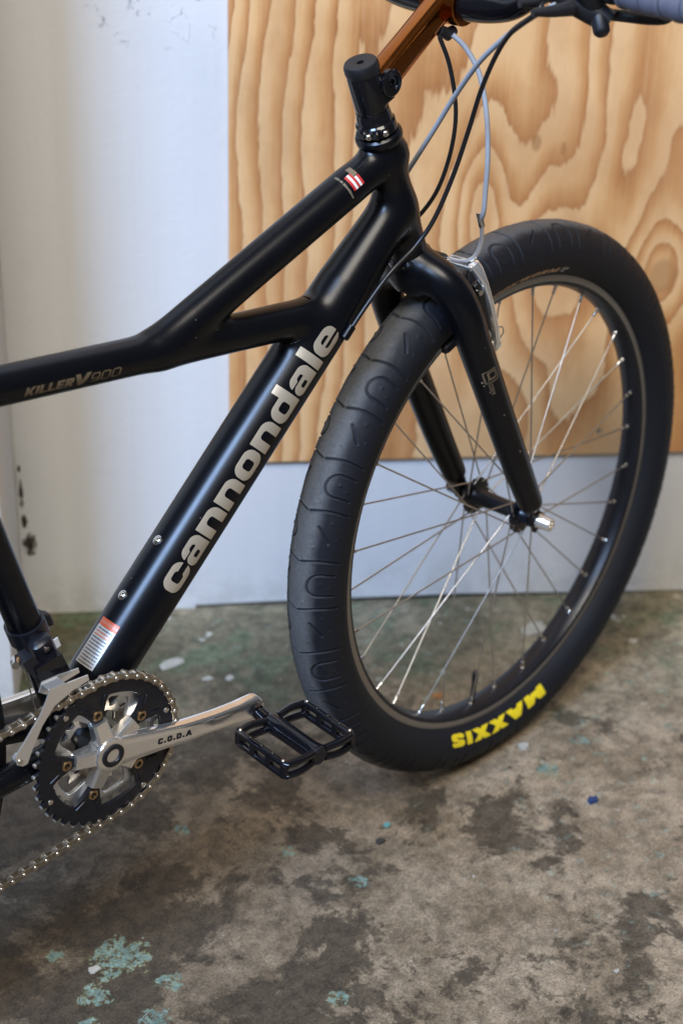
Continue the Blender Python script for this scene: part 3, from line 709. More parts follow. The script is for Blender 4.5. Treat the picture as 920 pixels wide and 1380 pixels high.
b = MB(); b.loft(secs); b.build('extension', M['copper'], stem, 50)
b = MB(); b.lathe(toS((376, -17.5, 878)), -SY, [(-4, 13.5), (1, 13.5), (2.4, 12), (2.4, 8), (.5, 7.5), (.5, 4), (-2, 3.6)], 32)
b.box(toS((372, -7, 868)), 13, 9.5, 13, SX, SY, SZ, 5); b.build('clamp_boss', M['gloss'], stem)
BC = toS((478, 0, 938))
b = MB(); b.lathe(BC - SY * 22, SY, [(0, 16.2), (0, 20), (1.5, 21.2), (42.5, 21.2), (44, 20), (44, 16.2)], 48); b.build('bar_clamp', M['copper'], stem)
for lt in (-14, 14):
    b = MB(); q = BC + SY * lt + unit(d) * 15 + up * 8
    b.lathe(q, unit(up - .3 * d), [(-8, 5.2), (9, 5.2), (10.5, 4), (10.5, 2.2), (7, 2)], 20); b.build('clamp_bolt', M['copper'], stem)
b = MB(); b.tube([toS((455, -8, 915)), toS((468, -8, 909)), toS((477, -8, 912))], [5, 6.5, 5], 12); b.tube([toS((452, -4, 922)), toS((462, -5, 910))], [6, 5], 12); b.build('cable_guide', M['plastic'], stem)
# riser handlebar
bar = [BC + SY * 330 + np.array([-60, 0, 62]), BC + SY * 200 + np.array([-26, 0, 56]), BC + SY * 160 + np.array([-16, 0, 52]), BC + SY * 115 + np.array([-6, 0, 24]), BC + SY * 75 + np.array([0, 0, 4]),
       BC + SY * 30, BC, BC - SY * 30, BC - SY * 75 + np.array([0, 0, 6]), BC - SY * 115 + np.array([-8, 0, 28]), BC - SY * 155 + np.array([-18, 0, 52]), (452, -195, 995), (430, -262, 997), (424, -370, 998)]
bs = spline(bar, 10); lat = np.abs((bs - BC) @ SY); rb = np.interp(lat, [0, 45, 110, 140, 400], [15.9, 15.9, 12.5, 11.2, 11.2])
b = MB(); b.tube(bs, rb, 28); b.build('handlebar', M['gloss'], bike, 60)
def grip(p0_, p1_):
    P = np.linspace(p0_, p1_, 40); r = 16.6 + .35 * np.sign(np.sin(np.arange(40) * 1.3)); r[0] = r[-1] = 14
    b = MB(); b.tube(P, r, 36); return b.build('grip', M['tape'], bike, 60)
grip(np.array([435, -236, 996.3]), np.array([424, -365, 998]))
# brake lever under the grip
lv = bpy.data
b = MB(); q = np.array([443, -212, 995.5]); dq = unit(np.array([-10, -67, 2.]))
b.lathe(q - dq * 9, dq, [(0, 12), (0, 16.5), (18, 16.5), (18, 12)], 28)
b.tube([(424, -200, 995), (438, -201, 977), (446, -200, 963)], [11, 12, 9], 16)
b.tube([(406, -175, 987), (421, -185, 979), (438, -201, 971), (446, -215, 963)], [7, 9, 12, 10], 16)
b.lathe((438, -209, 967), (-.3, -.6, -.75), [(0, 8), (14, 7.5), (17, 5), (17, 0.5)], 16)
lev = b.build('brake_lever', M['plastic'], bike, 60)
b = MB(); b.tube(spline([(444, -207, 969), (460, -217, 967), (470, -238, 967), (472, -256, 971), (464, -263, 981)], 6), [7, 6.5, 6] + [5.2] * 19 + [5.5, 5, 4], 14); b.build('lever_blade', M['plastic'], lev, 60)
b = MB(); b.tube([(374, -173, 980), (388, -177, 980), (406, -179, 985)], [3.6, 4.6, 6], 14); b.build('barrel_adjuster', M['plastic'], lev, 60)
b = MB(); b.tube([(378, -185, 974), (396, -191, 974), (416, -195, 975)], [3.4, 5.2, 7], 14); b.build('shifter_body', M['plastic'], lev, 60)

# ---------------- fork
def legpts(sg): return [S(0, 0, 373), S(2, sg * 22, 371), S(4, sg * 42, 357), S(5, sg * 54, 328), S(7, sg * 57, 280), S(25, sg * 57.5, 110), S(35, sg * 57, 34)]
def leg_r(): return [20.5, 20.3, 19.6, 18.8, 18.3, 16.4, 14.6]
def dense(pts, rs):
    sp = spline(pts, 8); return sp, np.interp(np.linspace(0, len(pts) - 1, len(sp)), range(len(pts)), rs)
lr, rr_ = dense(legpts(-1), leg_r()); ll, rl_ = dense(legpts(1), leg_r())
fk = welded([('fork_leg', lr, rr_), ('left_fork_leg', ll, rl_), ('fork_crown', [S(0, 0, 362), S(0, 0, 384)], [21, 19])], 5.0, bike, M['frame'], 64, 2.2)
fk['left_fork_leg'].name = 'fork_leg'
for sg, leg in ((-1, fk['fork_leg']), (1, fk['left_fork_leg'])):
    b = MB(); e = S(35, sg * 57, 34); dn = unit(S(35, sg * 57, 34) - S(25, sg * 57.5, 110))
    b.lathe(e - dn * 1.5, dn, [(0, 14.5), (5, 14.0), (9, 12.0), (12, 8.0), (13, 3)], 40)
    b.build('leg_end', M['frame'], leg, 60)
    b = MB(); b.box(S(39, sg * 55.5, 12), 8.5, 3.6, 15, SX, SY, SZ, 1.5); b.box(S(40, sg * 55.5, -8), 10, 3.3, 7, SX, SY, SZ, 3)
    b.lathe(S(40, sg * 51.5, 0), SY * sg, [(0, 11), (7.6, 11), (8.2, 10)], 28); b.build('dropout', M['gloss'], leg, 40)
# small pale emblem on the right leg
def leg_surface(o_, s, du, dv):
    pass
def leg_decal(F2, V2, s0, name, mat, parent):
    out = []
    a_, b_ = S(7, -57, 280), S(25, -57.5, 110); t_ = unit(b_ - a_); v_ = CAM - a_; v_ = unit(v_ - v_ @ t_ * t_); s_ = np.cross(v_, t_)
    if s_ @ SX < 0: s_ = -s_
    for u, w_ in V2:
        l = s0 + w_; r = 18.3 - 1.9 * l / 171 + .4; ph = u / 16
        out.append(a_ + t_ * l + r * (math.cos(ph) * v_ + math.sin(ph) * s_))
    return flat_mesh(name, out, F2, mat, parent)
V, F = march(lambda x, y: U([X(srr(x, y, 0, 0, 7.5, 8.5, 1.5), srr(x, y, .4, 0, 6.1, 7.1, 1)), X(srr(x, y, 1.5, -1, 4.4, 5, 1), srr(x, y, 2.2, -1, 3, 3.4, 1)), sbox(x, y, -4, 5, 3.8, 4.8)]), -9, 9, -10, 10, .45)
leg_decal(F, V + [4.5, 0], 28, 'emblem', M['decaldim'], fk['fork_leg'])
V, F, L = text_sheet('CODA', lambda c: cap(c, .22), 4.2, .2, .3)
leg_decal(F, np.c_[V[:, 1] + 2 - 2 * V[:, 1] + 2, V[:, 0] * .9], 38, 'lettering', M['decaldim'], fk['fork_leg'])
for u, w_, r_ in ((-5, 33, 1.3), (-4.2, 38, 1.0), (-1, 49, .7), (5, 88, .8), (9, 150, 1.1)):
    V, F = march(lambda x, y: np.hypot(x * 1.5, y) - r_, -2, 2, -2, 2, .3); leg_decal(F, V + [u, 0], w_, 'paint_chip', M['decal'], fk['fork_leg'])

# ---------------- front wheel
def wpt(r, th, lat): return WC + r * (math.cos(th) * EX + math.sin(th) * EZ) + lat * EY
def tyre(center, ex, ey, ez, N, Mn, grooves):
    th = np.arange(N) * 2 * math.pi / N; be = np.linspace(-rad(151), rad(151), Mn)
    TH, BE = np.meshgrid(th, be, indexing='ij')
    r = np.full_like(TH, 32.0); l = BE * 32.0                       # arc distance from the crown line
    if grooves:
        c = TH * 341.0; nU = 19; L = 2 * math.pi * 341 / nU; disp = np.zeros_like(r); gm = np.zeros_like(r)
        for sgn in (-1, 1):
            on = (l * sgn > -1); la = np.abs(l); cc = (c + (0 if sgn < 0 else L * .5)) % L
            def per(x): return (x + L / 2) % L - L / 2
            g = np.full_like(r, 9.0)
            wave = 3.5 * np.sin(la / 46 * math.pi) + la * .06
            for c0 in (0.0, L * .5):
                d_ = np.abs(per(cc - c0 + wave)); d_ = np.hypot(d_, np.maximum(np.maximum(2 - la, la - 47), 0)); g = np.minimum(g, d_)
            x = per(cc - L * .25 + wave); nose = np.abs(np.hypot(x, (la - 25) * .95) - 12.5); side = np.hypot(np.abs(np.abs(x) - 12.5), np.maximum(la - 42, 0))
            g = np.minimum(g, np.where(la < 25, nose, side))
            x = per(cc - L * .75 + wave); a = np.array([-11., 16]); d2 = np.array([18., 13]); t_ = np.clip(((x - a[0]) * d2[0] + (la - a[1]) * d2[1]) / (d2 @ d2), 0, 1)
            g = np.minimum(g, np.hypot(x - a[0] - t_ * d2[0], la - a[1] - t_ * d2[1]))
            dp = -1.7 * np.exp(-(g / 1.05) ** 2); gm = np.maximum(gm, np.where(on, np.exp(-(g / 1.5) ** 2), 0))
            lip = .34 * np.exp(-((g - 2.2) / .8) ** 2)
            bump = np.zeros_like(r)
            for bx, bl in ((L * .25 - 2, 27), (L * .25 + 3, 36), (L * .75 + 12, 14), (L * .75 + 2, 38), (L * .75 - 16, 30), (L * .5 - 9, 8)):
                bump += .9 * np.exp(-((per(cc - bx + wave) ** 2 + (la - bl) ** 2) / 2.0))
            disp += np.where(on, dp + lip + bump, 0)
        disp += -.35 * np.exp(-(l / .8) ** 2)
        # bead ribs on the sidewall
        for b0 in (58, 64, 70): disp += .35 * np.exp(-((np.abs(l) - b0) / .9) ** 2)
        r = r + disp
    rho = 309 + r * np.cos(BE); lat = r * np.sin(BE)
    V = center + (rho * np.cos(TH))[..., None] * ex + (rho * np.sin(TH))[..., None] * ez + lat[..., None] * ey
    i, j = np.meshgrid(np.arange(N), np.arange(Mn - 1), indexing='ij'); i2 = (i + 1) % N
    F = np.stack([i * Mn + j, i2 * Mn + j, i2 * Mn + j + 1, i * Mn + j + 1], -1).reshape(-1, 4)
    me = bpy.data.meshes.new('tyre'); nv = N * Mn; nf = len(F)
    me.vertices.add(nv); me.vertices.foreach_set('co', (V.reshape(-1) * MM).astype(np.float32))
    me.loops.add(nf * 4); me.loops.foreach_set('vertex_index', F.reshape(-1).astype(np.int32))
    me.polygons.add(nf); me.polygons.foreach_set('loop_start', np.arange(nf, dtype=np.int32) * 4)
    me.update(calc_edges=True); me.validate()
    uv = me.uv_layers.new(name='UVMap'); idx = F.reshape(-1)
    uvv = np.c_[(idx // Mn) / N, (idx % Mn) / (Mn - 1)]; uv.data.foreach_set('uv', uvv.reshape(-1).astype(np.float32))
    at = me.attributes.new('groove', 'FLOAT', 'POINT')
    if grooves: at.data.foreach_set('value', gm.reshape(-1).astype(np.float32))
    me.shade_smooth(); return me
me = tyre(WC, EX, EY, EZ, 2700, 150, True); fixn(me); me.materials.append(M['tyre'])
ty = bpy.data.objects.new('front_tyre', me); COL.objects.link(ty); ty.parent = bike
def sidewall(theta, rho_arc):     # points on the right sidewall; rho_arc = section angle in degrees from the crown
    be = -np.radians(rho_arc); r = 32.35
    rho = 309 + r * np.cos(be); lat = r * np.sin(be)
    return WC + (rho * np.cos(theta))[:, None] * EX + (rho * np.sin(theta))[:, None] * EZ + lat[:, None] * EY
V, F, L = text_sheet('MAXXIS', lambda c: cap(c, .34), 15.5, .16, .5)
span = rad(-74.5 + 110.5); th = rad(-74.5) - V[:, 0] / L * span; be = 132 - V[:, 1] / 32 * 180 / math.pi
tag(flat_mesh('lettering', sidewall(th, be), F, M['yellow'], ty), 'yellow MAXXIS lettering')
V, F, L = text_sheet('HOOKWORM', lambda c: cap(c, .3), 7.0, .18, .4, .2)
span = rad(26); th = rad(106) - V[:, 0] / L * span; be = 133 - V[:, 1] / 32 * 180 / math.pi
flat_mesh('lettering', sidewall(th, be), F, M['tan'], ty)
for i, (tx, off) in enumerate((('MAX', 0), ('PSI', 4.4))):
    V, F, L = text_sheet(tx, lambda c: cap(c, .26), 3.2, .22, .3)
    th = rad(78.5) - V[:, 0] / 300; be = 126 + off * 1.8 - V[:, 1] / 32 * 180 / math.pi
    flat_mesh('lettering', sidewall(th, be), F, M['white'], ty)
# rim
N = 160; prof = [(-14.8, 286.5), (-14.8, 273), (-13.2, 269.5), (-7, 266.6), (0, 265.8), (7, 266.6), (13.2, 269.5), (14.8, 273), (14.8, 286.5), (12.5, 287), (12.3, 281), (-12.3, 281), (-12.5, 287)]
b = MB(); b.lathe(WC, EY, prof, N, True); rim = b.build('rim', M['anod'], bike, 30)
for sg in (-1, 1):
    b = MB(); b.lathe(WC, EY, [(sg * 14.85, 285.8), (sg * 15.1, 285.3), (sg * 15.1, 274.4), (sg * 14.85, 273.8)], N, True); b.build('brake_track', M['track'], rim, 60)
# hub
b = MB(); b.lathe(WC, EY, [(-49, 7), (-49, 10), (-41, 10.5), (-38, 12), (-36.5, 21.5), (-33, 21.8), (-32, 12.5), (-26, 9.8), (26, 9.8), (32, 12.5), (33, 21.8), (36.5, 21.5), (38, 12), (41, 10.5), (49, 10), (49, 7)], 40)
for i in range(18):
    for sg in (-1, 1):
        a = i * 2 * math.pi / 18; b.box(WC + 21.6 * (math.cos(a) * EX + math.sin(a) * EZ) + sg * 34.8 * EY, 1.4, 1.9, 2.2, math.cos(a) * EX + math.sin(a) * EZ, EY, -math.sin(a) * EX + math.cos(a) * EZ, .5)
hub = b.build('hub', M['anod'], bike, 40)
b = MB(); b.lathe(WC - EY * 60, -EY, [(0, 9.2), (3, 9.2), (4, 8.4), (17, 7.6), (18, 6.8), (18, 4.4), (14, 4.2)], 30); b.build('axle_nut', M['silver'], hub, 40)
b = MB(); b.lathe(WC + EY * 60, EY, [(0, 9.2), (3, 9.2), (4, 8.4), (15, 7.8), (17, 6)], 24); b.build('axle_nut', M['anod'], hub, 40)
# 32 spokes, three cross
spk = 0
for k in range(32):
    side = 1 if k % 2 == 0 else -1; ra = 2 * math.pi * k / 32 + .055; n_ = k // 2; dirn = 1 if n_ % 2 == 0 else -1
    ha = ra + dirn * rad(64); h_ = wpt(18.6, ha, side * 34.7 + (1.7 if n_ % 2 else -1.7)); e = wpt(268, ra, side * 2.0)
    b = MB(); b.tube([h_, h_ + (e - h_) * .5, e], .95, 8); so = b.build('spoke', M['steel'], rim, 60)
    ed = unit(e - h_); b = MB(); b.lathe(e - ed * 13, ed, [(0, 1.5), (1, 2.0), (9, 2.0), (9.2, 2.9), (12.5, 3.4)], 10); b.build('nipple', M['bolt'], rim, 40)
vt = rad(-97); b = MB(); vd = -(math.cos(vt) * EX + math.sin(vt) * EZ); b.lathe(wpt(267, vt, 0), vd, [(-3, 4.4), (4, 4.2), (6, 3.2), (30, 3.1), (31, 4), (42, 4), (44, 2.5)], 16); b.build('valve_stem', M['plastic'], rim)

# ---------------- front brake
b = MB()
def arm(sg):
    secs = []
    for t, (o_, lt, s, w_, th_) in enumerate(((40, 50, 256, 4, 5), (43, 51, 264, 4.5, 6), (44.5, 52, 285, 3.6, 5.5), (44.5, 53, 312, 3.4, 5), (44, 52, 338, 4, 4.5), (42, 49, 356, 6.5, 4.2), (41, 46, 363, 7, 3.4))):
        c = S(o_, sg * lt, s); secs.append([c + SX * w_ * math.copysign(abs(math.cos(a)) ** .6, math.cos(a)) + SY * th_ * math.copysign(abs(math.sin(a)) ** .6, math.sin(a)) for a in np.linspace(0, 2 * math.pi, 20, endpoint=False)])
    b = MB(); b.loft(secs); return b
ra = arm(-1).build('brake_arm', M['silver'], bike, 50); la_ = arm(1).build('brake_arm', M['silver'], bike, 50)
for sg, pa in ((-1, ra), (1, la_)):
    b = MB(); b.lathe(S(16, sg * 46, 258), SX, [(0, 8), (22, 8), (24, 9.5), (31, 9), (33, 6), (33, 2.5)], 22); b.build('pivot_bolt', M['satin'], pa, 40)
    b = MB(); b.box(S(36, sg * 48, 305), 5.5, 3, 38, SX, SY, SZ, 1.2); b.build('arm_body', M['gloss'], pa, 40)
    b = MB(); b.lathe(S(36, sg * 50, 332), -SX * .2 + SY * sg, [(0, 3.4), (4, 3.4), (4.6, 2.6), (4.6, 1.2)], 14); b.build('cable_screw', M['bolt'], pa)
    b = MB()
    b.box(S(18, sg * 24, 278), 27, 5, 6.5, SX, SY, SZ, 3); b.build('brake_pad', M['plastic'], pa, 40)
    b = MB(); b.lathe(S(28, sg * 26, 280), SY * sg, [(0, 4), (20, 4), (20, 7), (24, 7), (28, 7.5), (31, 5.5), (31, 2)], 18); b.build('pad_bolt', M['satin'], pa, 40)
    b = MB(); b.tube(spline([S(45, sg * 53, 262), S(52, sg * 56, 268), S(52, sg * 57, 276), S(47, sg * 57, 280)], 5), .8, 8); b.build('return_spring', M['steel'], pa, 60)
# noodle bracket, noodle, boot
b = MB()
for z in (-1, 1): b.box(S(40 + z * 5.2, -31, 361), 1.0, 17, 2.4, SX, SY, SZ, .6)
b.box(S(40, -14.5, 361), 6, 1, 2.4, SX, SY, SZ, .6); b.box(S(40, -46, 361), 6, 2, 3, SX, SY, SZ, .6)
b.build('noodle_bracket', M['silver'], ra, 40)
b = MB(); b.tube(spline([S(40, -12, 361), S(40.5, -28, 362), S(43, -39, 364), S(49, -46, 370), S(56, -49, 381), S(59.5, -50, 393), S(61, -50, 403)], 6), 2.3, 12); b.build('noodle', M['satin'], ra, 60)
b = MB(); b.tube(spline([S(40, -12, 361), S(40, 0, 361), S(40, 18, 361), S(40, 40, 360)], 6), [2.6, 3.4, 4.2, 4.4, 4.5, 4.5, 4.4, 4.6, 4.4, 4.5, 4.3, 4.4, 4.2, 4.0, 3.8, 3.4, 3, 2.6, 2.4], 12); b.build('cable_boot', M['plastic'], ra, 60)

# ---------------- cables
def cable(name, pts, r, mat, lab):
    b = MB(); b.tube(spline(pts, 9), r, 12); o = b.build(name, mat, bike, 60); tag(o, lab); return o
cable('brake_cable', [(468, -5, 910), (478, -15, 897), (485, -28, 874), (486, -40, 839), (484, -48, 797), (482, -50, 758), (481.5, -50, 740), S(61, -50, 405)], 2.6, M['greycable'], 'grey front brake cable')
b = MB(); b.lathe(S(61, -50, 398), unit(SZ), [(0, 2.6), (0, 3.5), (16, 3.5), (17, 2.8)], 16); b.build('ferrule', M['bolt'], ra, 40)
cable('shift_cable', [(450, -5, 910), (458, -12, 885), (466, -15, 852), (472, -12, 821), (473, -5, 785), (468, 5, 749), (458, 20, 720), (440, 32, 700), (400, 36, 672), (330, 34, 630)], 2.3, M['cable'], 'black shift cable')
cable('shift_cable', [(400, -180, 984), (387, -180, 971), (393, -150, 950), (407, -120, 921), (417, -95, 882), (424, -75, 836), (423, -60, 790), (413, -48, 746), (397, -40, 719), (365, -38, 697), (338, -35, 669), (320, -33, 648)], 2.4, M['cable'], 'black shift cable')
cable('brake_cable', [(402, -190, 979), (394, -170, 965), (406, -130, 939), (417, -90, 907), (429, -50, 865), (435, -20, 826), (438, 5, 792), (441, 25, 765), (441, 40, 735), (420, 42, 700), (360, 36, 650)], 2.6, M['greycable'], 'grey rear brake cable')
b = MB(); cs = np.array([317, -31.5, 644.]); b.lathe(cs + DTt * 8, -DTt, [(0, 3.3), (0, 4.6), (14, 4.6), (15, 3)], 16); b.box(cs + np.array([1.5, 4, -1.5]), 7, 5, 3.4, DTt, (0, 1, 0), (-.73, 0, .68), 1); b.build('cable_stop', M['frame'], bike, 40)

# ---------------- drivetrain
BB = np.array([0, 0, 297.5])
def polar(r, th): return np.c_[r * np.cos(th) + BB[0], r * np.sin(th) + BB[2]]
BOLT = 1.7825 - np.arange(5) * 2 * math.pi / 5
def bump5(th, hw, soft):
    d_ = np.min(np.abs((th[:, None] - BOLT[None] + math.pi) % (2 * math.pi) - math.pi), 1); t = np.clip((d_ - hw) / soft, 0, 1); return 1 - t * t * (3 - 2 * t)
def ring_outline(T, pitch, tip, root, th, ph=0.0):
    x = ((th - ph) * T / (2 * math.pi)) % 1.0; d_ = np.abs(x - .5) * 2        # 0 at tooth centre
    return root + (tip - root) * np.clip((0.66 - d_) / .52, 0, 1)
def chainring(name, T, pitch, tip, root, r_in, tab_r, hw, soft, y0, y1, mat):
    th = np.linspace(0, 2 * math.pi, T * 14, endpoint=False)
    ro = ring_outline(T, pitch, tip, root, th); ri = r_in - (r_in - tab_r) * bump5(th, hw, soft)
    b = MB(); b.prism(polar(ro, th), y0, y1, polar(ri, th), .35); return b.build(name, mat, bike, 40)
big = chainring('outer_chainring', 40, 80.8, 83.4, 77.2, 63.5, 38.5, .115, .19, -53.2, -49.4, M['ring'])
midr = chainring('middle_chainring', 32, 64.7, 67.4, 60.8, 55.5, 36, .15, .30, -45.5, -41.5, M['satin'])
inn = chainring('inner_chainring', 22, 44.5, 47.0, 41.0, 36, 27, .2, .3, -37.5, -34, M['steel'])
# raised web on the back of each tab and the shift pins
for a in BOLT:
    for sgn in (-1, 1):
        c0 = polar(np.array([55.0, 66.0]), np.array([a + sgn * .13, a + sgn * .22])); d_ = np.array([c0[1][0] - c0[0][0], 0, c0[1][1] - c0[0][1]])
        b = MB(); b.box((c0.mean(0)[0], -53.6, c0.mean(0)[1]), np.linalg.norm(d_) / 2, .7, 1.6, d_, (0, 1, 0), np.cross(unit(d_), (0, 1, 0)), .4); b.build('rib', M['ring'], big, 40)
for a, r_ in ((2.22, 73), (.23, 72.5), (3.55, 72.5), (-.98, 72.5)):
    q = polar(np.array([r_]), np.array([a]))[0]; b = MB(); b.lathe((q[0], -53.0, q[1]), (0, -1, 0), [(0, 2.9), (.9, 2.7), (1.2, 1.8)], 16); b.build('shift_pin', M['chain'], big)
for a in BOLT:
    q = polar(np.array([47.0]), np.array([a]))[0]; b = MB(); b.lathe((q[0], -52.8, q[1]), (0, -1, 0), [(0, 5.4), (1.6, 5.4), (2.2, 4.8), (2.2, 3.1), (-1, 2.8)], 22); b.build('chainring_bolt', M['gold'], big)
# spider and right crank
CA = rad(-7.4); CX = np.array([math.cos(CA), 0, math.sin(CA)]); CZ = np.array([-math.sin(CA), 0, math.cos(CA)])
def crank_loft(stations, org, ydir):
    secs = []
    for t, h_, y0, y1, sh in stations:
        c = org + CX * t * ydir + CZ * sh; hy = abs(y1 - y0) / 2; yc = (y0 + y1) / 2; ring = []
        for a in np.linspace(0, 2 * math.pi, 28, endpoint=False):
            n_ = 5.0; ca, sa = math.cos(a), math.sin(a); rr = (abs(ca) ** n_ + abs(sa) ** n_) ** (-1 / n_)
            ring.append(c + np.array([0, yc + hy * rr * ca, 0]) + CZ * (h_ / 2 * rr * sa))
        secs.append(ring)
    return MB().loft(secs)
def arm_stations(y_end, y_mid, y_hub, inw):
    st = []
    ts = np.r_[np.linspace(0, 160, 34), 160 + 27.5 * np.sin(np.linspace(.06, 1, 12) * math.pi / 2)]
    for t in ts:
        h_ = np.interp(t, [0, 14, 26, 45, 80, 120, 150, 165, 178], [34, 33, 30, 26.5, 23, 21, 22, 25, 26])
        if t > 163: h_ = 2 * math.sqrt(max(13.2 ** 2 - max(t - 175, -2) ** 2 if t > 175 else 13.0 ** 2, 4)) if t > 172 else h_
        yo = np.interp(t, [0, 40, 90, 130, 187], [y_hub, y_hub - 2.2 * inw, y_mid, y_mid + .5 * inw, y_end]); th_ = np.interp(t, [0, 60, 187], [12, 12.5, 13.5])
        st.append((t, h_, yo, yo + th_ * inw, 0.0))
    return st
b = crank_loft(arm_stations(-64.5, -67.0, -62.0, 1), BB, 1)
crank = b.build('crank_arm', M['crank'], bike, 32)
b = MB(); b.lathe(BB + np.array([0, -44, 0]), (0, -1, 0), [(0, 18), (10, 18.5), (16, 18.5), (18.2, 17.5), (18.6, 15), (18.6, 12)], 48); b.build('spider_hub', M['crank'], crank, 40)
for a in BOLT:
    d_ = np.array([math.cos(a), 0, math.sin(a)]); s_ = np.array([-math.sin(a), 0, math.cos(a)]); secs = []
    for r_, w_, yo in ((6, 11.5, -60.6), (14, 10.0, -60.4), (28, 8.6, -58.6), (38.2, 8.0, -57.2)):
        c = BB + d_ * r_; secs.append([c + s_ * x * w_ + np.array([0, y, 0]) for x, y in ((-1, -46), (-1, yo + 2.2), (-.72, yo), (.72, yo), (1, yo + 2.2), (1, -46))])
    b = MB(); b.loft(secs); b.box(BB + d_ * 43 + np.array([0, -47, 0]), 11, 2.2, 7, d_, (0, 1, 0), s_, .6); b.build('spider_arm', M['crank'], crank, 30)
b = MB(); b.lathe(BB + np.array([0, -61, 0]), (0, -1, 0), [(0, 12.4), (2.6, 12.4), (3.2, 11.6), (3.2, 7.8), (1.4, 7.2), (-4, 7.0)], 40); b.build('crank_cap', M['plastic'], crank)
b = MB(); b.lathe(BB + np.array([0, -58.5, 0]), (0, -1, 0), [(0, 6.9), (3.2, 6.9), (3.9, 6.2), (3.9, 3.4), (.5, 3.2)], 24); b.build('crank_bolt', M['gold'], crank)
b = crank_loft([(t, h_, -y0, -y1, s) for t, h_, y0, y1, s in arm_stations(-64.5, -67.0, -62.0, 1)], BB, -1); b.build('left_crank_arm', M['silver'], bike, 32).name = 'crank_arm'
# brand letters etched on the arm
V, F, L = text_sheet('C.O.D.A', lambda c: cap(c, .32), 6.4, .22, .35)
def on_arm(V):
    t = 52 + V[:, 0] * (40 / L); y = np.interp(t, [0, 40, 90, 130, 187], [-62.0, -64.2, -67.0, -66.5, -64.5]) - .25
    return BB + t[:, None] * CX + np.c_[np.zeros(len(t)), y, np.zeros(len(t))] + (V[:, 1] - 3.2)[:, None] * CZ
flat_mesh('lettering', on_arm(V), F, M['plastic'], crank)

# chain: rollers sit between the teeth
PT = 12.7; Y = -51.3; R40 = PT / (2 * math.sin(math.pi / 40))
a0, a1 = rad(97.5), rad(-80); st = 2 * math.pi / 40; k0 = math.ceil(-a0 / st); angs = [(-k) * st for k in range(k0, int(-a1 / st) + 1)]
wrap = [np.array([R40 * math.cos(a), Y, BB[2] + R40 * math.sin(a)]) for a in angs]
def run(start, direction, n, sag):
    out = []; q = start.copy(); d_ = unit(direction)
    for i in range(n):
        dd = unit(d_ + np.array([0, 0, sag * (i / n - .5)])); q = q + dd * PT; out.append(q.copy())
    return out
upper = run(wrap[0], np.array([-1, .035, -.13]), 13, .0)
lower = run(wrap[-1], np.array([-1, .02, -.172]), 13, .03)
pts = upper[::-1] + wrap + lower
def plate(y, w0, w1):
    a = np.linspace(0, 2 * math.pi, 40, endpoint=False); xs = np.cos(a) * (PT / 2 + 4.1); hz = []
    for x in xs: q = abs(abs(x) - PT / 2); hz.append(min(4.1, max(math.sqrt(max(4.1 ** 2 - max(abs(x) - PT / 2, 0) ** 2, 0)) if abs(x) > PT / 2 else 2.7 + 1.4 * (abs(x) / (PT / 2)) ** 2, .05)))
    p_ = np.c_[xs, np.sign(np.sin(a)) * np.array(hz)]
    return p_
def link_mesh(outer):
    b = MB(); g0, g1 = (3.1, 4.1) if outer else (2.0, 3.0); p_ = plate(0, 0, 0)
    for sg in (-1, 1): b.prism(p_, sg * g1, sg * g0, None, .2 if sg < 0 else 0)
    npl = len(b.f)
    for x in (-PT / 2, PT / 2):
        if outer: b.lathe((x, -4.9, 0), (0, 1, 0), [(-.5, .6), (-.25, 1.5), (.2, 2.0), (.7, 2.2), (9.1, 2.2), (9.6, 2.0), (10.2, .8)], 12)
        else: b.lathe((x, -2.0, 0), (0, 1, 0), [(0, 3.8), (4.0, 3.8)], 14)
    me = b.mesh('chain_link'); me.materials.append(M['chainplate']); me.materials.append(M['chain'])
    for pl in me.polygons: pl.material_index = 0 if pl.index < npl else 1
    me.shade_smooth(); me.set_sharp_from_angle(angle=rad(35)); fixn(me); return me
mo, mi = link_mesh(True), link_mesh(False)
b = MB(); [b.lathe(p_ - np.array([0, 1.8, 0]), (0, 1, 0), [(0, 2.1), (3.6, 2.1)], 10) for p_ in pts]
chain = b.build('chain', M['chain'], bike)
for i in range(len(pts) - 1):
    o = bpy.data.objects.new('chain_link', mo if i % 2 else mi); COL.objects.link(o); o.parent = chain
    p_, q = pts[i], pts[i + 1]; d_ = unit(q - p_); c = (p_ + q) / 2; yy = unit(np.array([0, 1., 0]) - d_[1] * d_); zz = np.cross(d_, yy)
    o.matrix_local = Matrix(((d_[0], yy[0], zz[0], c[0] * MM), (d_[1], yy[1], zz[1], c[1] * MM), (d_[2], yy[2], zz[2], c[2] * MM), (0, 0, 0, 1)))

# front derailleur
b = MB(); sa = unit(np.array([-68, 0, 497.]) - np.array([-8, 0, 300.])); sp = lambda z: np.array([-8, 0, 300.]) + sa * ((z - 300) / sa[2])
b.lathe(sp(430), sa, [(-9, 17), (-9, 19.4), (9, 19.4), (9, 17)], 36); b.box(sp(430) + np.array([22, 4, 0]), 6, 6, 8, (1, 0, 0), (0, 1, 0), sa, 2)
fd = b.build('front_derailleur', M['anod'], bike, 40)
b = MB(); b.box(sp(418) + np.array([-2, -24, 0]), 11, 8, 15, np.cross((0, 1, 0), sa), (0, 1, 0), sa, 3); b.build('mount', M['anod'], fd, 40)
for dx, dz in ((-4, 6), (3, -2)):
    b = MB(); b.lathe(sp(418) + np.array([dx, -32, dz]), (0, -1, 0), [(0, 3), (2.4, 2.8), (2.4, 1)], 14); b.build('screw', M['bolt'], fd)
b = MB(); b.box(sp(424) + np.array([10, -32.4, 2]), 2.4, .4, 5.5, np.cross((0, 1, 0), sa), (0, 1, 0), sa, .2); b.build('marking', M['white'], fd)
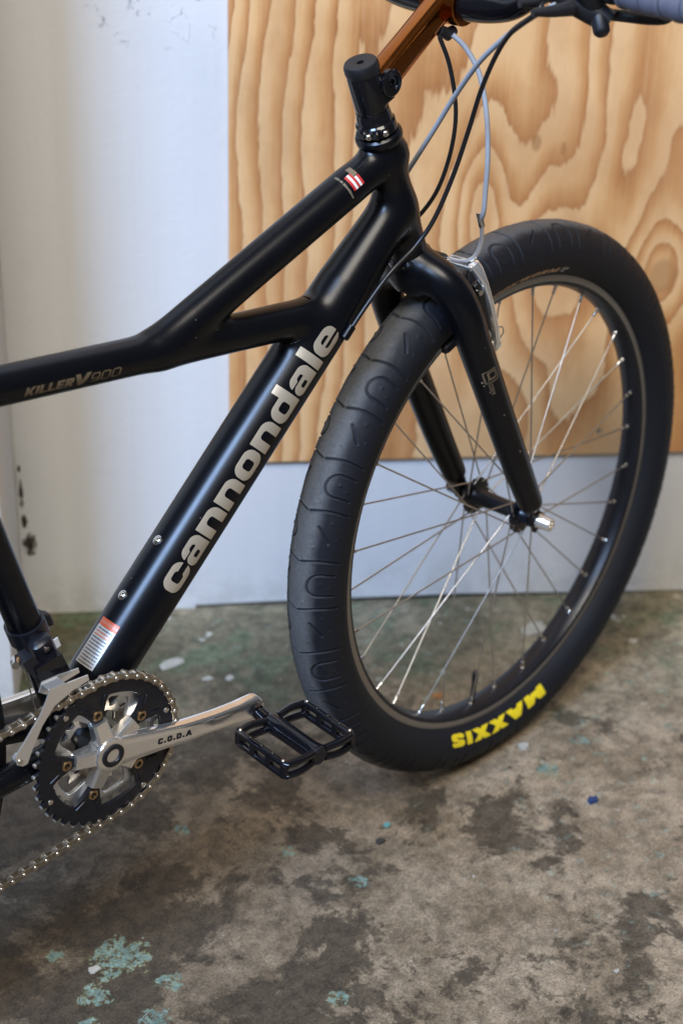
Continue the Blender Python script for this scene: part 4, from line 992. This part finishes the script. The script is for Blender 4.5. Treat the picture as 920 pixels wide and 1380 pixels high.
b = MB(); b.loft([[np.array(p_) + np.array([0, y, 0]) for p_ in ((-66, 0, 414), (-38, 0, 420), (-26, 0, 388), (-34, 0, 380), (-58, 0, 384), (-62, 0, 396))] for y in (-43, -30)]); b.build('linkage', M['gloss'], fd, 30)
b = MB(); b.loft([[np.array(p_) + np.array([0, y, 0]) for p_ in ((-78, 0, 424), (-66, 0, 428), (-58, 0, 414), (-66, 0, 404), (-74, 0, 414))] for y in (-40, -24)]); b.build('cable_arm', M['anod'], fd, 30)
b = MB(); b.lathe((-79, -30, 424), (-.5, -.8, .1), [(0, 4.8), (6, 4.8), (7.5, 4), (12, 3.8), (12, 1)], 16); b.build('clamp_bolt', M['bolt'], fd)
b = MB(); b.tube([(-74, -32, 418), (-66, -28, 388), (-57, -22, 352)], .75, 8); b.build('inner_wire', M['steel'], fd)
cage = [(-20, 396), (-44, 397), (-62, 398), (-66, 388), (-74, 374), (-92, 353), (-103, 341), (-101, 331), (-95, 327), (-90, 328), (-84, 341), (-72, 362), (-58, 378), (-38, 386), (-19, 390)]
b = MB(); b.prism(cage, -57.2, -55.9, None, .3); b.build('cage_plate', M['silver'], fd, 30)
b = MB(); b.prism([(-22, 398), (-44, 400), (-62, 400), (-66, 390), (-58, 384), (-38, 390), (-21, 393)], -44.8, -43.6, None, .3); b.build('cage_plate', M['silver'], fd, 30)
b = MB(); b.box((-54, -50, 397.5), 9, 7, .9, (1, 0, 0), (0, 1, 0), (0, 0, 1), .3); b.box((-97, -52.5, 335), 3.5, 4, 4.5, (.7, 0, .7), (0, 1, 0), (-.7, 0, .7), 1); b.build('cage_bridge', M['silver'], fd, 30)
b = MB(); b.lathe((-98, -57.2, 334), (0, -1, 0), [(0, 2.8), (1.2, 2.6), (1.2, 1)], 12); b.build('screw', M['bolt'], fd)

# pedal
PC = BB + CX * 175 + np.array([3.5, 0, -5.0]); py = lambda x, y, z: PC + np.array([x, y, z - x * .045])
b = MB(); b.tube([py(-3.5, -66, 5), py(-3.5, -72, 5)], 8.2, 6); b.tube([py(-3.5, -72, 5), py(-3.5, -84, 3)], [6.5, 7], 16); b.tube([py(-2, -84, 0), py(0, -90, 0), py(0, -110, 0), py(0, -150, 0), py(0, -160, 0)], [9, 11, 10, 10, 11.5], 20)
pedal = b.build('pedal', M['gloss'], bike, 40)
b = MB(); b.lathe(py(0, -160, 0), (0, -1, 0), [(0, 10.5), (2.5, 10.2), (3.5, 8.5), (3.0, 2)], 24); b.build('end_cap', M['plastic'], pedal)
hx, hz = 44.0, 8.8
for sg in (-1, 1):
    b = MB()
    for z in (-hz + 2, hz - 2): b.tube([py(sg * (hx - 3), -86, z), py(sg * hx, -91, z), py(sg * hx, -159, z), py(sg * (hx - 3), -164, z)], [3.0, 3.7, 3.7, 3.0], 10)
    for y in (-90, -113, -137, -160): b.box(py(sg * hx, y, 0), 3.2, 3.8, hz - 1, bev=.8)
    b.build('cage_plate', M['gloss'], pedal, 40)
    for yy, s2 in ((-89, 1), (-161, -1)):
        b = MB()
        for z in (-hz + 2.2, hz - 2.2): b.tube(spline([py(sg * (hx - 1), yy, z), py(sg * 26, yy + s2 * 2.2, z), py(sg * 8, yy, z * .8)], 5), 4.0, 10)
        b.build('cage_bar', M['gloss'], pedal, 40)
    for y in (-92, -108, -125, -142, -158):
        b = MB(); b.lathe(py(sg * hx, y, hz - .5), (0, 0, 1), [(0, 2.1), (3.0, 1.9), (3.6, 1.2)], 10); b.build('pin', M['bolt'] if y in (-92, -158) else M['gloss'], pedal)

# rear wheel: only its front edge reaches the picture
RWC = np.array([-424.0, 0, 341]); me = tyre(RWC, np.array([1., 0, 0]), np.array([0, 1., 0]), np.array([0, 0, 1.]), 360, 40, False); fixn(me); me.materials.append(M['tyre'])
rt = bpy.data.objects.new('rear_tyre', me); COL.objects.link(rt); rt.parent = bike
b = MB(); b.lathe(RWC, (0, 1, 0), prof, 120, True); b.build('rear_rim', M['anod'], bike, 30)

# ================================================================== bits lying on the floor
def chip(name, x, y, size, h_, mat, label, cat, n=9, seed=1, group=None):
    r_ = random.Random(seed); P = []
    for i in range(n):
        a = i * 2 * math.pi / n + r_.uniform(-.2, .2); q = size * r_.uniform(.55, 1.1); P.append((q * math.cos(a), q * math.sin(a) * .75))
    lo = [(px, py_, .3) for px, py_ in P]; hi = [(px * .85, py_ * .85, h_ * r_.uniform(.6, 1.2)) for px, py_ in P]
    b = MB(); b.loft([lo, hi]); o = b.build(name, mat, None, 25); o.location = (x * MM, y * MM, 0.0006); tag(o, label, cat, group); return o
cw = simple('chalky_white', (0.42, 0.40, 0.34), .8, 0, .3, .3, 150); cb = simple('dark_blue_chip', (0.025, 0.05, 0.15), .5, 0, .4, .4, 200); ct = simple('turquoise_chip', (0.14, 0.36, 0.36), .6, 0, .4, .3, 150); cd_ = simple('dark_grit', (0.05, 0.045, 0.04), .8, 0, .3, .3, 150)
lf = simple('dry_leaf_brown', (0.33, 0.16, 0.06), .8, 0, .3, .4, 200)
chip('plaster_chip', -10, -24, 9, 2.0, cw, 'small cream flake left of the turquoise paint patch', 'flake', 9, 3)
chip('plaster_chip', 579, 280, 17, 3, cw, 'broken white plaster flake on the floor between crank and tyre', 'flake', 8, 5)
chip('plaster_chip', 401, 391, 20, 2, cw, 'pale plaster flake on the floor right behind the chainring', 'flake', 10, 8)
chip('paint_chip', 616, -175, 9, 5, cb, 'dark blue crumb on the floor at the right', 'crumb', 7, 11)
chip('paint_chip', 391, -48, 7, 2, ct, 'turquoise flake on bare floor below the pedal', 'flake', 8, 13)
chip('grit', 364, -65, 8, 3, cd_, 'dark grit crumb just below the turquoise flake', 'crumb', 8, 17)
chip('plaster_chip', 632, -47, 11, 4, cw, 'white plaster crumb touching the tyre below the yellow letters', 'flake', 7, 19)
chip('plaster_chip', 413, -383, 5, 1.5, cw, 'tiny white scrap near the lower right corner', 'flake', 6, 23)
chip('leaf_scrap', 630, 104, 12, 2, lf, 'small dry brown leaf scrap inside the wheel', 'leaf', 8, 29)
chip('plaster_chip', 418, 330, 9, 2, cw, 'left of two small pale flakes in a row above the crank', 'flake', 8, 31)
chip('plaster_chip', 441, 312, 9, 2, cw, 'right of two small pale flakes in a row above the crank', 'flake', 8, 37)
chip('plaster_chip', 852, 135, 26, 2, cw, 'largest pale flake, seen through the spokes right of the fork end', 'flake', 11, 41)
chip('plaster_chip', 935, 25, 9, 3, cw, 'small white flake right of the tyre near the wall', 'flake', 7, 43)
chip('plaster_chip', 674, 140, 8, 2, cw, 'small pale flake above the leaf scrap inside the wheel', 'flake', 7, 47)
